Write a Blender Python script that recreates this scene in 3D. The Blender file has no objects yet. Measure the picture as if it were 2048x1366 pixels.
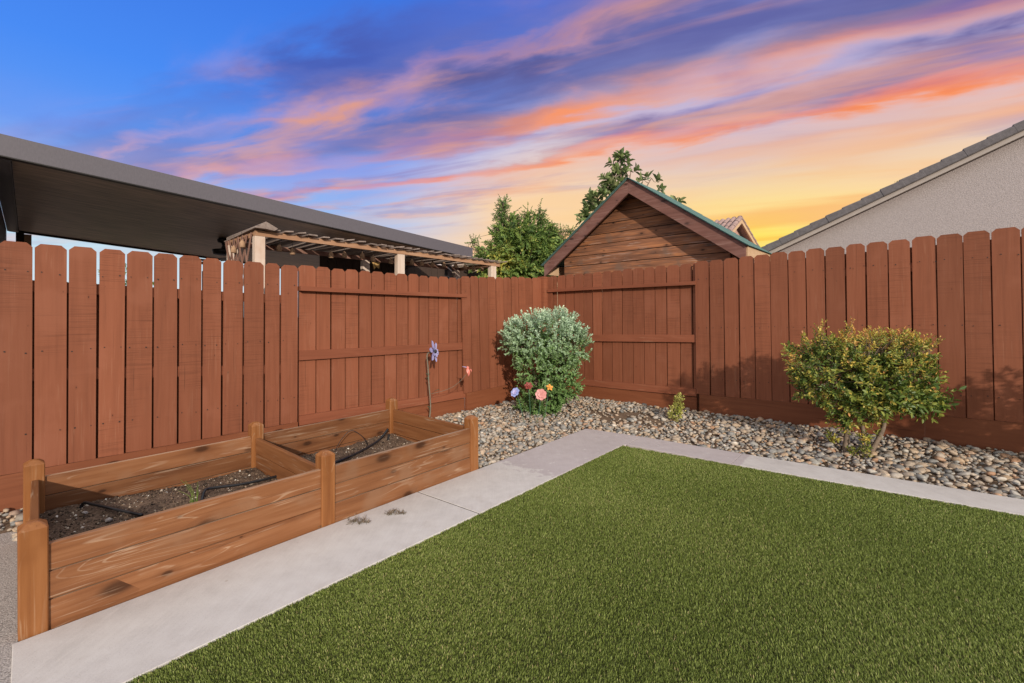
import bpy, math, random
import numpy as np
from mathutils import Vector, Matrix

random.seed(7)
RNG = np.random.default_rng(11)
R = math.radians
scene = bpy.context.scene
COL = scene.collection

# ------------------------------------------------------------------ node helper
class NT:
    def __init__(self, tree):
        self.t = tree
    def new(self, typ, **kw):
        n = self.t.nodes.new(typ)
        for k, v in kw.items():
            setattr(n, k, v)
        return n
    def put(self, sock, v):
        if v is None:
            return
        if isinstance(v, bpy.types.NodeSocket):
            self.t.links.new(v, sock)
        elif isinstance(v, (tuple, list)):
            if len(v) == 3 and sock.type == 'RGBA':
                v = (*v, 1.0)
            sock.default_value = v
        else:
            sock.default_value = v
    def m(self, op, a, b=None, c=None, clamp=False):
        n = self.new('ShaderNodeMath', operation=op, use_clamp=clamp)
        self.put(n.inputs[0], a); self.put(n.inputs[1], b); self.put(n.inputs[2], c)
        return n.outputs[0]
    def add(self, a, b): return self.m('ADD', a, b)
    def mul(self, a, b): return self.m('MULTIPLY', a, b)
    def sub(self, a, b): return self.m('SUBTRACT', a, b)
    def ss(self, x, lo, hi, a=0.0, b=1.0):
        n = self.new('ShaderNodeMapRange', interpolation_type='SMOOTHSTEP')
        self.put(n.inputs[0], x); self.put(n.inputs[1], lo); self.put(n.inputs[2], hi)
        self.put(n.inputs[3], a); self.put(n.inputs[4], b)
        return n.outputs[0]
    def noise(self, vec, scale=5.0, detail=3.0, rough=0.55, dist=0.0, color=False):
        n = self.new('ShaderNodeTexNoise')
        self.put(n.inputs['Vector'], vec); self.put(n.inputs['Scale'], scale)
        self.put(n.inputs['Detail'], detail); self.put(n.inputs['Roughness'], rough)
        self.put(n.inputs['Distortion'], dist)
        return n.outputs['Color' if color else 'Fac']
    def voro(self, vec, scale=5.0, rand=1.0, feature='F1', out='Distance', dims='3D'):
        n = self.new('ShaderNodeTexVoronoi', feature=feature, voronoi_dimensions=dims)
        self.put(n.inputs['Vector'], vec); self.put(n.inputs['Scale'], scale)
        self.put(n.inputs['Randomness'], rand)
        return n.outputs[out]
    def map(self, vec, scale=(1, 1, 1), loc=(0, 0, 0), rot=(0, 0, 0)):
        n = self.new('ShaderNodeMapping')
        self.put(n.inputs[0], vec); self.put(n.inputs[1], loc)
        self.put(n.inputs[2], rot); self.put(n.inputs[3], scale)
        return n.outputs[0]
    def vm(self, op, a, b=None):
        n = self.new('ShaderNodeVectorMath', operation=op)
        self.put(n.inputs[0], a); self.put(n.inputs[1], b)
        if op == 'SCALE': n.inputs['Scale'].default_value = .25
        return n.outputs['Value' if op in ('DOT_PRODUCT', 'LENGTH', 'DISTANCE') else 'Vector']
    def ramp(self, fac, stops, interp='LINEAR'):
        n = self.new('ShaderNodeValToRGB')
        cr = n.color_ramp
        cr.interpolation = interp
        while len(cr.elements) < len(stops):
            cr.elements.new(0.5)
        for e, (p, c) in zip(cr.elements, stops):
            e.position = p
            e.color = (*c, 1) if len(c) == 3 else c
        self.put(n.inputs[0], fac)
        return n.outputs[0]
    def mix(self, f, a, b, blend='MIX'):
        n = self.new('ShaderNodeMix', data_type='RGBA', blend_type=blend)
        n.clamp_factor = True
        self.put(n.inputs[0], f); self.put(n.inputs[6], a); self.put(n.inputs[7], b)
        return n.outputs[2]
    def xyz(self, v):
        n = self.new('ShaderNodeSeparateXYZ'); self.put(n.inputs[0], v)
        return n.outputs
    def cxyz(self, x, y, z):
        n = self.new('ShaderNodeCombineXYZ')
        self.put(n.inputs[0], x); self.put(n.inputs[1], y); self.put(n.inputs[2], z)
        return n.outputs[0]
    def bump(self, h, strength=0.3, dist=0.01):
        n = self.new('ShaderNodeBump')
        n.inputs['Strength'].default_value = strength
        n.inputs['Distance'].default_value = dist
        self.put(n.inputs['Height'], h)
        return n.outputs[0]

def srgb(r, g, b):
    f = lambda c: ((c / 255 + 0.055) / 1.055) ** 2.4 if c / 255 > 0.04045 else c / 255 / 12.92
    return (f(r), f(g), f(b))

# ------------------------------------------------------------------ camera
PF, PCX, PHY = 905.0, 1024.0, 633.0        # focal length in photo pixels, image centre x, horizon y
HC = 1.43                                  # eye height
GX = 0.02                                  # the yard falls 2 % to the left
cam_d = bpy.data.cameras.new('camera')
cam = bpy.data.objects.new('camera', cam_d)
COL.objects.link(cam)
cam.location = (0, 0, HC)
cam.rotation_euler = (R(90), 0, 0)
cam_d.sensor_width = 36
cam_d.lens = PF / 2048 * 36
cam_d.shift_y = -(683 - PHY) / 2048
cam_d.clip_end = 3000
cam_d.clip_start = 0.05
scene.camera = cam

# ------------------------------------------------------------------ sky (direction based, dusk with streaked cloud layer)
world = bpy.data.worlds.new('World')
scene.world = world
world.use_nodes = True
wt = world.node_tree
wt.nodes.clear()
n = NT(wt)
tc = n.new('ShaderNodeTexCoord').outputs['Generated']
dirv = n.vm('NORMALIZE', tc)
dx, dy, dz = n.xyz(dirv)
el = n.m('MAXIMUM', dz, 0.0)
zc = n.m('MAXIMUM', dz, 0.025)
inv = n.m('DIVIDE', 1.0, zc)
# coordinates on the flat cloud layer: v across the streaks, u along them
v0 = n.mul(n.add(n.mul(dx, 0.407), n.mul(dy, 0.9135)), inv)
u0 = n.mul(n.add(n.mul(dx, 0.9135), n.mul(dy, -0.407)), inv)
uv = n.cxyz(u0, v0, 0.0)
warp = n.noise(n.map(uv, (0.45, 0.7, 1), (3.1, 1.7, 0)), 1.0, 2.0, 0.5)
warp2 = n.noise(n.map(uv, (1.6, 2.9, 1), (7.3, 2.2, 0)), 1.0, 5.0, 0.55, 0.35)
vw = n.add(v0, n.add(n.mul(n.sub(warp, 0.5), 0.80), n.mul(n.sub(warp2, 0.5), 0.62)))
# clear sky gradient
base = n.ramp(el, [(0.0, srgb(226, 234, 238)), (0.12, srgb(196, 226, 244)), (0.20, srgb(150, 194, 246)), (0.29, srgb(98, 156, 246)),
                   (0.40, srgb(74, 140, 244)), (0.60, srgb(58, 114, 224))])
az = n.m('ARCTAN2', dx, dy)
ela = n.m('ARCSINE', dz)
ga = n.sub(az, 0.47)
ga = n.mul(ga, 0.60); ge = n.mul(n.sub(ela, 0.10), 1.15)
gr = n.m('SQRT', n.add(n.mul(ga, ga), n.mul(ge, ge)))
gwob = n.noise(n.map(uv, (0.16, 0.5, 1), (2.2, 6.4, 0)), 1.0, 3.0, 0.55)
gr = n.add(gr, n.mul(n.sub(gwob, 0.5), 0.16))
glow_c = n.ramp(gr, [(0.01, srgb(255, 224, 60)), (0.06, srgb(255, 232, 112)), (0.13, srgb(255, 228, 150)),
                     (0.22, srgb(253, 220, 172)), (0.34, srgb(252, 218, 180)), (0.42, srgb(226, 216, 222)), (0.50, srgb(168, 184, 238))])
glow_f = n.ss(gr, 0.60, 0.30)
clear = n.mix(glow_f, base, glow_c)
lil = n.mul(n.ss(az, -0.15, 0.45), n.mul(n.ss(el, 0.20, 0.36), n.ss(el, 0.62, 0.40)))
clear = n.mix(n.mul(lil, 0.72), clear, srgb(182, 178, 222))
# broken streaked banks; each has a dark upper side and a lit lower side
side = n.ss(az, -0.62, 0.40)         # 0 to the left of the view, 1 to the right
tv = n.m('DIVIDE', vw, 4.0)
P = lambda v: v / 4.0
g1 = lambda a: (a, a, a)
bank_c = n.ramp(tv, [(P(1.10), srgb(88, 112, 200)), (P(1.30), srgb(100, 100, 172)), (P(1.42), srgb(108, 106, 168)), (P(1.53), srgb(218, 146, 122)),
                     (P(1.62), srgb(114, 110, 164)), (P(1.80), srgb(98, 102, 162)), (P(1.94), srgb(152, 118, 142)), (P(2.06), srgb(230, 142, 104)),
                     (P(2.16), srgb(244, 160, 112)), (P(2.26), srgb(176, 152, 204)), (P(2.40), srgb(96, 84, 152)), (P(2.50), srgb(150, 92, 130)),
                     (P(2.58), srgb(232, 116, 88)), (P(2.68), srgb(254, 142, 80)), (P(2.78), srgb(250, 186, 160)),
                     (P(2.95), srgb(214, 150, 150)), (P(3.10), srgb(244, 176, 136)), (P(3.5), srgb(253, 196, 120))])
bank_a = n.ramp(tv, [(P(1.05), g1(0)), (P(1.30), g1(.60)), (P(1.53), g1(.75)), (P(1.66), g1(.92)), (P(1.84), g1(.95)), (P(2.14), g1(.92)),
                     (P(2.26), g1(.30)), (P(2.40), g1(.92)), (P(2.66), g1(1.)), (P(2.76), g1(.28)), (P(2.90), g1(.12)), (P(3.04), g1(.45)), (P(3.22), g1(.10)), (P(3.6), g1(.3))])
streak = n.noise(n.map(uv, (0.7, 2.6, 1), (1.3, 4.2, 0)), 1.0, 4.0, 0.55, 0.3)
fleck = n.noise(n.map(uv, (0.5, 1.1, 1), (0.6, 8.2, 0)), 1.0, 3.0, 0.55, 0.4)
brk = n.ss(n.add(n.mul(streak, .42), n.mul(fleck, .58)), 0.36, 0.60)
bank_m = n.mul(bank_a, n.add(0.34, n.mul(brk, 0.74)))
bank_m = n.mul(bank_m, n.add(0.62, n.mul(side, 0.38)))
dark_right = n.mul(n.ss(vw, 2.18, 2.36), n.ss(vw, 2.60, 2.46))
bank_m = n.mul(bank_m, n.sub(1.0, n.mul(dark_right, n.ss(side, 1.0, 0.72))))
bank_m = n.m('MINIMUM', n.mul(bank_m, n.ss(el, 0.06, 0.16)), 0.96)
warmth = n.ss(gr, 0.36, 0.08)
bank_col = n.mix(n.mul(warmth, 0.62), bank_c, srgb(255, 196, 122))
sky = n.mix(n.mul(n.mul(bank_m, n.ss(dy, -0.15, 0.25)), n.ss(gr, 0.04, 0.18, 0.25, 1.0)), clear, bank_col)
# heavier masses: dark purple bodies with a lit lower edge, ragged by noise
uw = n.add(u0, n.mul(n.sub(fleck, 0.5), 0.7))
rag = n.add(0.35, n.mul(n.ss(n.add(n.mul(streak, .6), n.mul(warp2, .4)), 0.34, 0.60), 0.75))
def mass(u_, v_, a, b_):
    p_ = n.m('DIVIDE', n.sub(uw, u_), a); q_ = n.m('DIVIDE', n.sub(vw, v_), b_)
    return n.mul(n.m('POWER', 2.718, n.mul(-1.0, n.add(n.mul(p_, p_), n.mul(q_, q_)))), rag)
for (u_, v_, a, b_, c_, al) in ((-1.25, 1.27, .50, .11, srgb(74, 96, 182), .75), (.87, 2.0, .35, .10, srgb(98, 100, 172), .75), (-.72, 1.72, .42, .17, srgb(92, 94, 154), .95), (-1.45, 1.42, .45, .08, srgb(92, 104, 180), .7), (.05, 1.70, .40, .11, srgb(98, 102, 166), .85),
                                (.95, 2.30, .40, .10, srgb(84, 78, 146), .95), (-1.05, 2.08, .50, .09, srgb(216, 136, 112), .85), (-.70, 2.16, .26, .06, srgb(250, 152, 104), .8),
                                (-1.6, 2.10, .5, .12, srgb(146, 130, 188), .7), (-1.9, 1.62, .5, .05, srgb(226, 152, 126), .8)):
    sky = n.mix(n.m('MINIMUM', n.mul(n.mul(mass(u_, v_, a, b_), al * 1.25), n.ss(dy, -0.15, 0.25)), .95), sky, c_)
# soft broken patches between the banks
pn = n.noise(n.map(uv, (0.62, 1.9, 1), (4.7, 1.1, 0)), 1.0, 6.0, 0.58, 0.6)
pn2 = n.noise(n.map(uv, (0.9, 2.6, 1), (8.8, 5.1, 0)), 1.0, 4.0, 0.55, 0.3)
pc = n.mix(n.ss(pn2, 0.40, 0.60), srgb(128, 124, 188), srgb(234, 164, 130))
pc = n.mix(n.mul(warmth, 0.7), pc, srgb(255, 206, 150))
pm = n.mul(n.mul(n.ss(pn, 0.46, 0.66), n.ss(el, 0.07, 0.20)), n.mul(n.mul(n.mul(n.ss(v0, 0.95, 1.5), n.ss(v0, 4.6, 2.9, 0.25, 1.0)), n.ss(dy, -0.15, 0.25)), n.ss(gr, 0.10, 0.40, 0.12, 1.0)))
sky = n.mix(n.mul(pm, 0.60), sky, pc)
# low thin streaks
lowst = n.noise(n.map(uv, (0.26, 0.80, 1), (9.1, 3.3, 0)), 1.0, 4.0, 0.52, 0.4)
low_c = n.ramp(gr, [(0.03, srgb(255, 206, 74)), (0.13, srgb(252, 190, 116)), (0.32, srgb(246, 180, 138)), (0.55, srgb(206, 158, 190))])
low_m = n.mul(n.ss(lowst, 0.44, 0.60), n.mul(n.ss(el, 0.36, 0.24), n.ss(el, 0.07, 0.16)))
sky = n.mix(n.mul(low_m, n.add(0.24, n.mul(side, 0.58))), sky, low_c)
# high thin veil that covers the rest of the sky and gives the soft, nearly neutral light of the yard
veil_t = n.noise(n.map(uv, (0.5, 1.2, 1), (5.5, 0.3, 0)), 1.0, 4.0, 0.55)
veil_f = n.m('MAXIMUM', n.ss(el, 0.58, 0.80), n.ss(dy, 0.20, -0.35))
veil_c = n.ramp(veil_t, [(0.25, (0.82, 0.82, 0.85)), (0.75, (0.99, 0.96, 0.945))])
sky = n.mix(veil_f, sky, veil_c)
bg = n.new('ShaderNodeBackground')
n.put(bg.inputs[0], sky)
bg.inputs[1].default_value = 1.0
wo = n.new('ShaderNodeOutputWorld')
wt.links.new(bg.outputs[0], wo.inputs[0])

# ------------------------------------------------------------------ sun: low, behind the camera and a little to its right
sun_d = bpy.data.lights.new('sun', 'SUN')
sun_d.energy = 3.6
sun_d.angle = R(0.9)
sun_d.color = (1.0, 0.89, 0.77)
sun = bpy.data.objects.new('sun', sun_d)
COL.objects.link(sun)
SUN_EL = R(18)
travel = Vector((-0.23 * math.cos(SUN_EL), 0.973 * math.cos(SUN_EL), -math.sin(SUN_EL)))
sun.rotation_euler = travel.to_track_quat('-Z', 'Y').to_euler()
scene.view_settings.view_transform = 'Standard'
scene.view_settings.look = 'None'
scene.view_settings.exposure = 0.0
scene.view_settings.gamma = 1.0

# ================================================================== geometry helpers
def gp(x, y, dz=0.0):
    """photo point -> place on the sloping ground of the yard (raised by dz)"""
    Y = (HC - dz) / ((y - PHY) / PF + GX * (x - PCX) / PF)
    return Vector(((x - PCX) / PF * Y, Y, HC + (PHY - y) / PF * Y))
def at(x, y, Y):
    return Vector(((x - PCX) / PF * Y, Y, HC + (PHY - y) / PF * Y))

class Frame:
    """upright reference plane: x along it, y away from the yard, z up"""
    def __init__(self, org, ang):
        self.o = Vector((org[0], org[1], 0)); self.a = ang
        self.u = Vector((math.cos(ang), math.sin(ang), 0)); self.n = Vector((-math.sin(ang), math.cos(ang), 0))
    def hit(self, x, y, off=0.0):
        d = Vector(((x - PCX) / PF, 1.0, (PHY - y) / PF))
        t = (self.o.dot(self.n) + off) / d.dot(self.n)
        p = d * t
        return Vector(((p - self.o).dot(self.u), off, HC + p.z))
    def s(self, x, off=0.0):
        return self.hit(x, PHY, off).x
    def w(self, v):
        return self.o + self.u * v[0] + self.n * v[1] + Vector((0, 0, v[2]))

CORNER = (0.578, 8.234)
FL = Frame(CORNER, R(46.93))
FR = Frame(CORNER, R(-43.19))

def lerp_fn(a, b):
    """z as a straight line of s through two hit points"""
    k = (b.z - a.z) / (b.x - a.x)
    return lambda s: a.z + (s - a.x) * k

def link(o, parent=None):
    COL.objects.link(o)
    if parent is not None:
        o.parent = parent
    return o
def props(o, label=None, cat=None, group=None, kind=None):
    if label: o['label'] = label
    if cat: o['category'] = cat
    if group: o['group'] = group
    if kind: o['kind'] = kind
    return o
def empty(name, loc=(0, 0, 0), rz=0.0, **kw):
    o = bpy.data.objects.new(name, None)
    o.empty_display_size = 0.1
    o.location = loc
    o.rotation_euler = (0, 0, rz)
    link(o)
    return props(o, **kw)

def np_mesh(name, V, F, mat=None, smooth=False, attr=None):
    V = np.asarray(V, dtype=np.float32).reshape(-1, 3)
    F = np.asarray(F, dtype=np.int32)
    k = F.shape[1]
    me = bpy.data.meshes.new(name)
    me.vertices.add(len(V)); me.vertices.foreach_set('co', V.ravel())
    me.loops.add(F.size); me.loops.foreach_set('vertex_index', F.ravel())
    me.polygons.add(len(F))
    me.polygons.foreach_set('loop_start', np.arange(0, F.size, k, dtype=np.int32))
    me.polygons.foreach_set('loop_total', np.full(len(F), k, dtype=np.int32))
    if smooth:
        me.polygons.foreach_set('use_smooth', np.ones(len(F), dtype=bool))
    if attr is not None:
        for an, av in attr.items():
            a = me.attributes.new(an, 'FLOAT', 'POINT')
            a.data.foreach_set('value', np.asarray(av, dtype=np.float32))
    me.update(calc_edges=True)
    me.validate()
    if mat: me.materials.append(mat)
    return me

class MB:
    """collects simple solids into one mesh"""
    def __init__(self):
        self.v = []; self.f = []
    def poly(self, pts, faces):
        b = len(self.v)
        self.v += [tuple(p) for p in pts]
        self.f += [tuple(i + b for i in fc) for fc in faces]
        return self
    def box(self, x0, x1, y0, y1, z0, z1):
        p = [(x0, y0, z0), (x1, y0, z0), (x1, y1, z0), (x0, y1, z0), (x0, y0, z1), (x1, y0, z1), (x1, y1, z1), (x0, y1, z1)]
        return self.poly(p, [(0, 3, 2, 1), (4, 5, 6, 7), (0, 1, 5, 4), (1, 2, 6, 5), (2, 3, 7, 6), (3, 0, 4, 7)])
    def hexa(self, a, b):
        """solid between two quads a (bottom, ccw seen from above) and b (top)"""
        return self.poly(list(a) + list(b), [(0, 3, 2, 1), (4, 5, 6, 7), (0, 1, 5, 4), (1, 2, 6, 5), (2, 3, 7, 6), (3, 0, 4, 7)])
    def prism(self, outline, y0, y1):
        """outline = list of (x, z) ccw seen from -y, extruded y0..y1"""
        m = len(outline)
        p = [(x, y0, z) for x, z in outline] + [(x, y1, z) for x, z in outline]
        fs = [tuple(range(m)), tuple(range(2 * m - 1, m - 1, -1))]
        fs += [(i, i + m, (i + 1) % m + m, (i + 1) % m) for i in range(m)]
        return self.poly(p, fs)
    def tube(self, pts, rad, sides=8, cap=True):
        pts = [Vector(p) for p in pts]
        if not hasattr(rad, '__len__'): rad = [rad] * len(pts)
        b = len(self.v)
        ref = None
        for i, p in enumerate(pts):
            t = (pts[min(i + 1, len(pts) - 1)] - pts[max(i - 1, 0)]).normalized()
            if ref is None:
                ref = t.orthogonal().normalized()
            else:
                ref = (ref - t * ref.dot(t))
                ref = ref.normalized() if ref.length > 1e-6 else t.orthogonal().normalized()
            c = t.cross(ref)
            for k in range(sides):
                a = 2 * math.pi * k / sides
                self.v.append(tuple(p + (ref * math.cos(a) + c * math.sin(a)) * rad[i]))
        for i in range(len(pts) - 1):
            for k in range(sides):
                k2 = (k + 1) % sides
                self.f.append((b + i * sides + k, b + i * sides + k2, b + (i + 1) * sides + k2, b + (i + 1) * sides + k))
        if cap:
            self.f.append(tuple(b + k for k in reversed(range(sides))))
            self.f.append(tuple(b + (len(pts) - 1) * sides + k for k in range(sides)))
        return self
    def lathe(self, prof, c=(0, 0, 0), sides=14):
        b = len(self.v)
        for r, z in prof:
            for k in range(sides):
                a = 2 * math.pi * k / sides
                self.v.append((c[0] + r * math.cos(a), c[1] + r * math.sin(a), c[2] + z))
        for i in range(len(prof) - 1):
            for k in range(sides):
                k2 = (k + 1) % sides
                self.f.append((b + i * sides + k, b + i * sides + k2, b + (i + 1) * sides + k2, b + (i + 1) * sides + k))
        self.f.append(tuple(b + k for k in reversed(range(sides))))
        self.f.append(tuple(b + (len(prof) - 1) * sides + k for k in range(sides)))
        return self
    def mesh(self, name, mat=None, smooth=False, bevel=0.0):
        me = bpy.data.meshes.new(name)
        me.from_pydata(self.v, [], self.f)
        if bevel:
            import bmesh
            bm = bmesh.new(); bm.from_mesh(me)
            bmesh.ops.recalc_face_normals(bm, faces=bm.faces)
            bmesh.ops.bevel(bm, geom=list(bm.edges), offset=bevel, segments=1, affect='EDGES', clamp_overlap=True)
            bm.to_mesh(me); bm.free()
        if smooth:
            me.polygons.foreach_set('use_smooth', [True] * len(me.polygons))
        me.update()
        if mat: me.materials.append(mat)
        return me
    def build(self, name, mat, parent=None, loc=None, rz=None, smooth=False, bevel=0.0, **kw):
        o = bpy.data.objects.new(name, self.mesh(name, mat, smooth, bevel))
        if loc is not None: o.location = loc
        if rz is not None: o.rotation_euler = (0, 0, rz)
        link(o, parent)
        return props(o, **kw)

# ================================================================== materials
def new_mat(name, rough=0.7, spec=0.3):
    m = bpy.data.materials.new(name)
    m.use_nodes = True
    nt = NT(m.node_tree)
    b = m.node_tree.nodes['Principled BSDF']
    b.inputs['Roughness'].default_value = rough
    b.inputs['Specular IOR Level'].default_value = spec
    return m, nt, b
def obj_coord(nt, jitter=True):
    c = nt.new('ShaderNodeTexCoord').outputs['Object']
    if jitter:
        r = nt.new('ShaderNodeObjectInfo').outputs['Random']
        c = nt.vm('ADD', c, nt.cxyz(nt.mul(r, 37.0), nt.mul(r, 71.0), nt.mul(r, 113.0)))
    return c

def wood_mat(name, base, dark, light, axis='z', rough=0.75, grain=0.35, wear=None, wear_amt=0.0, knots=.10, per=0.16, bump=0.35, spot=None, lines=0.0, saw=0.0, top_wear=0.0):
    """axis = direction the grain runs along in object space"""
    m, nt, b = new_mat(name, rough, 0.25)
    c = obj_coord(nt)
    L = 1.3
    sc = {'z': (34, 34, L), 'x': (L, 34, 34), 'y': (34, L, 34)}[axis]
    sc2 = {'z': (9, 9, .5), 'x': (.5, 9, 9), 'y': (9, .5, 9)}[axis]
    fine = nt.noise(nt.map(c, sc), 1.0, 5.0, 0.62, 0.3)
    broad = nt.noise(nt.map(c, sc2), 1.0, 3.0, 0.5, 0.6)
    # growth rings: bands pulled along the grain
    ringc = nt.map(c, {'z': (1, 1, .10), 'x': (.10, 1, 1), 'y': (1, .10, 1)}[axis])
    rn = nt.noise(ringc, 6.0, 2.0, 0.5)
    ring = nt.m('PINGPONG', nt.mul(rn, 14.0), 1.0)
    g = nt.add(nt.mul(fine, 0.5), nt.add(nt.mul(broad, 0.4), nt.mul(ring, 0.1)))
    grain *= .78
    col = nt.ramp(g, [(0.5 - grain, dark), (0.5, base), (0.5 + grain, light)])
    # drying checks: fine dark lines along the grain
    ck = nt.noise(nt.map(c, {'z': (95, 95, 1.1), 'x': (1.1, 95, 95), 'y': (95, 1.1, 95)}[axis], (5, 5, 5)), 1.0, 2.0, .5, .4)
    col = nt.mix(nt.mul(nt.ss(ck, .68, .75), .55), col, tuple(x * .4 for x in dark))
    if knots:
        cx_, cy_, cz_ = nt.xyz(c)
        ka, kb_ = {'z': (cx_, cz_), 'x': (cz_, cx_), 'y': (cz_, cy_)}[axis]
        kc = nt.cxyz(nt.mul(ka, 5.5), nt.mul(kb_, 2.6), 0.0)
        kd = nt.voro(kc, 1.0, dims='2D')
        kr = nt.mul(nt.m('MAXIMUM', nt.sub(nt.voro(kc, 1.0, out='Color', dims='2D'), .30 if knots > .06 else .62), 0.0), knots * 2.6)
        kr = nt.add(kr, .0005)
        # darker reaction wood round the knot
        col = nt.mix(nt.mul(nt.ss(kd, nt.mul(kr, 3.2), nt.mul(kr, 1.0)), 0.35), col, dark)
        col = nt.mix(nt.mul(nt.ss(kd, nt.mul(kr, 1.3), nt.mul(kr, .45)), 0.8), col, tuple(x * 0.33 for x in dark))
    if wear is not None:
        ws = {'z': (60, 60, 2.2), 'x': (2.2, 60, 60), 'y': (60, 2.2, 60)}[axis]
        wn = nt.noise(nt.map(c, ws), 1.0, 3.0, 0.5, 1.1)
        wp = nt.noise(nt.map(c, {'z': (6, 6, 2), 'x': (2, 6, 6), 'y': (6, 2, 6)}[axis]), 1.0, 2.0)
        wm = nt.mul(nt.ss(wn, 0.56, 0.66), nt.ss(wp, 0.46, 0.62))
        col = nt.mix(nt.mul(wm, wear_amt), col, wear)
        if lines:
            # pale raised grain in long arches
            lc = nt.map(c, {'z': (1, 1, .13), 'x': (.13, 1, 1), 'y': (1, .13, 1)}[axis])
            ln = nt.m('PINGPONG', nt.mul(nt.noise(lc, 8.0, 1.0, .4), 24.0), 1.0)
            lm = nt.mul(nt.ss(ln, .17, .05), nt.mul(nt.ss(nt.noise(nt.map(c, {'z': (5, 5, 1.6), 'x': (1.6, 5, 5), 'y': (5, 1.6, 5)}[axis], (3, 3, 3)), 1.0, 3.0), .48, .6), nt.ss(fine, .38, .55)))
            col = nt.mix(nt.mul(lm, lines), col, wear)
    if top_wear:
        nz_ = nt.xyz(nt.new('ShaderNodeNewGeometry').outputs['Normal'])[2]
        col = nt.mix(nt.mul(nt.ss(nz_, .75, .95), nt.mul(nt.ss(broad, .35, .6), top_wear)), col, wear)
    if saw:
        # rough-sawn marks across some boards
        sw = nt.noise(nt.map(c, {'z': (3, 3, 210), 'x': (210, 3, 3), 'y': (3, 210, 3)}[axis]), 1.0, 2.0, .5)
        sp_ = nt.noise(nt.map(c, (1.1, 1.1, 1.1), (9, 2, 4)), 1.0, 2.0)
        col = nt.mix(nt.mul(nt.mul(nt.ss(sw, .52, .66), nt.ss(sp_, .48, .60)), saw), col, tuple(x * .62 for x in dark))
    if spot is not None:
        sn = nt.noise(nt.map(c, (1, 1, 1)), 3.0, 3.0, 0.5)
        col = nt.mix(nt.mul(nt.ss(sn, 0.54, 0.72), spot[1]), col, spot[0])
    rnd = nt.new('ShaderNodeObjectInfo').outputs['Random']
    f = nt.add(1.0 - per, nt.mul(rnd, 2 * per))
    hsv = nt.new('ShaderNodeHueSaturation')
    nt.put(hsv.inputs['Value'], f); nt.put(hsv.inputs['Color'], col)
    nt.put(b.inputs['Base Color'], hsv.outputs[0])
    nt.put(b.inputs['Normal'], nt.bump(g, bump, 0.004))
    return m

M = {}
M['fence'] = wood_mat('fence_paint', (0.229, 0.076, 0.037), (0.164, 0.053, 0.026), (0.270, 0.096, 0.050), 'z', 0.7, 0.42, wear=(0.321, 0.156, 0.093), wear_amt=.25, per=.13, bump=.5, spot=((0.270, 0.098, 0.053), .5), knots=.040, saw=.5)
M['fence_h'] = wood_mat('fence_paint_rail', (0.229, 0.073, 0.036), (0.161, 0.050, 0.024), (0.285, 0.101, 0.053), 'x', 0.7, 0.42, wear=(0.350, 0.182, 0.110), wear_amt=.35, per=.06, bump=.5, knots=0)
M['kick'] = wood_mat('fence_paint_kickboard', (0.197, 0.064, 0.028), (0.138, 0.042, 0.018), (0.248, 0.085, 0.038), 'x', 0.6, 0.42, wear=(0.306, 0.136, 0.069), wear_amt=.25, per=.05, bump=.45, knots=.05)
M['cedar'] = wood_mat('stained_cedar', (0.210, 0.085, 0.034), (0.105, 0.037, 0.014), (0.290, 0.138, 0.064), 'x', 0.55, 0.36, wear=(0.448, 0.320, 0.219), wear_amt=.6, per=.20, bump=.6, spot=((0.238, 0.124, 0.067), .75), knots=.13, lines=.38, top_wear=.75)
M['cedar_z'] = wood_mat('stained_cedar_post', (0.235, 0.091, 0.029), (0.149, 0.050, 0.016), (0.314, 0.134, 0.049), 'z', 0.42, 0.34, wear=(0.430, 0.283, 0.171), wear_amt=.5, per=.1, bump=.4, knots=.05, spot=((0.172, 0.060, 0.018), .6), lines=.3)
M['cedar_y'] = wood_mat('stained_cedar_end', (0.204, 0.082, 0.031), (0.112, 0.040, 0.016), (0.272, 0.125, 0.056), 'y', 0.5, 0.34, wear=(0.400, 0.304, 0.218), wear_amt=.5, per=.1, bump=.4, knots=.06)
M['siding'] = wood_mat('weathered_siding', (0.237, 0.102, 0.052), (0.069, 0.037, 0.026), (0.450, 0.183, 0.072), 'x', 0.8, 0.24, wear=(0.450, 0.329, 0.264), wear_amt=.6, per=.34, bump=.7, spot=((0.156, 0.095, 0.066), .8), knots=.07)
M['rake'] = wood_mat('weathered_rake', (0.182, 0.082, 0.062), (0.110, 0.050, 0.040), (0.264, 0.137, 0.110), 'x', 0.75, 0.35, wear=(0.396, 0.263, 0.220), wear_amt=.4, per=.1, bump=.4, spot=((0.264, 0.147, 0.120), .5))
M['tan_trim'] = wood_mat('tan_board', (.55, .37, .22), (.42, .27, .15), (.65, .47, .31), 'x', 0.7, .4, per=.05, knots=0)
M['pale_post'] = wood_mat('bleached_post', (.66, .53, .43), (.52, .38, .28), (.76, .66, .57), 'z', 0.75, .35, per=.08, knots=0, bump=.3, spot=((.5, .3, .18), .4))
M['pergola_beam'] = wood_mat('pergola_beam_wood', (.42, .235, .135), (.29, .15, .08), (.55, .35, .22), 'x', 0.7, .35, wear=(.6, .5, .42), wear_amt=.3, per=.08, knots=0)
M['lath'] = wood_mat('grey_lath', (.25, .195, .165), (.15, .115, .10), (.40, .34, .30), 'y', 0.85, .35, per=.22, knots=0, bump=.6)
M['lattice'] = wood_mat('lattice_wood', (.24, .13, .095), (.16, .085, .06), (.33, .2, .15), 'z', 0.8, .35, per=.12, knots=0)

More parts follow.
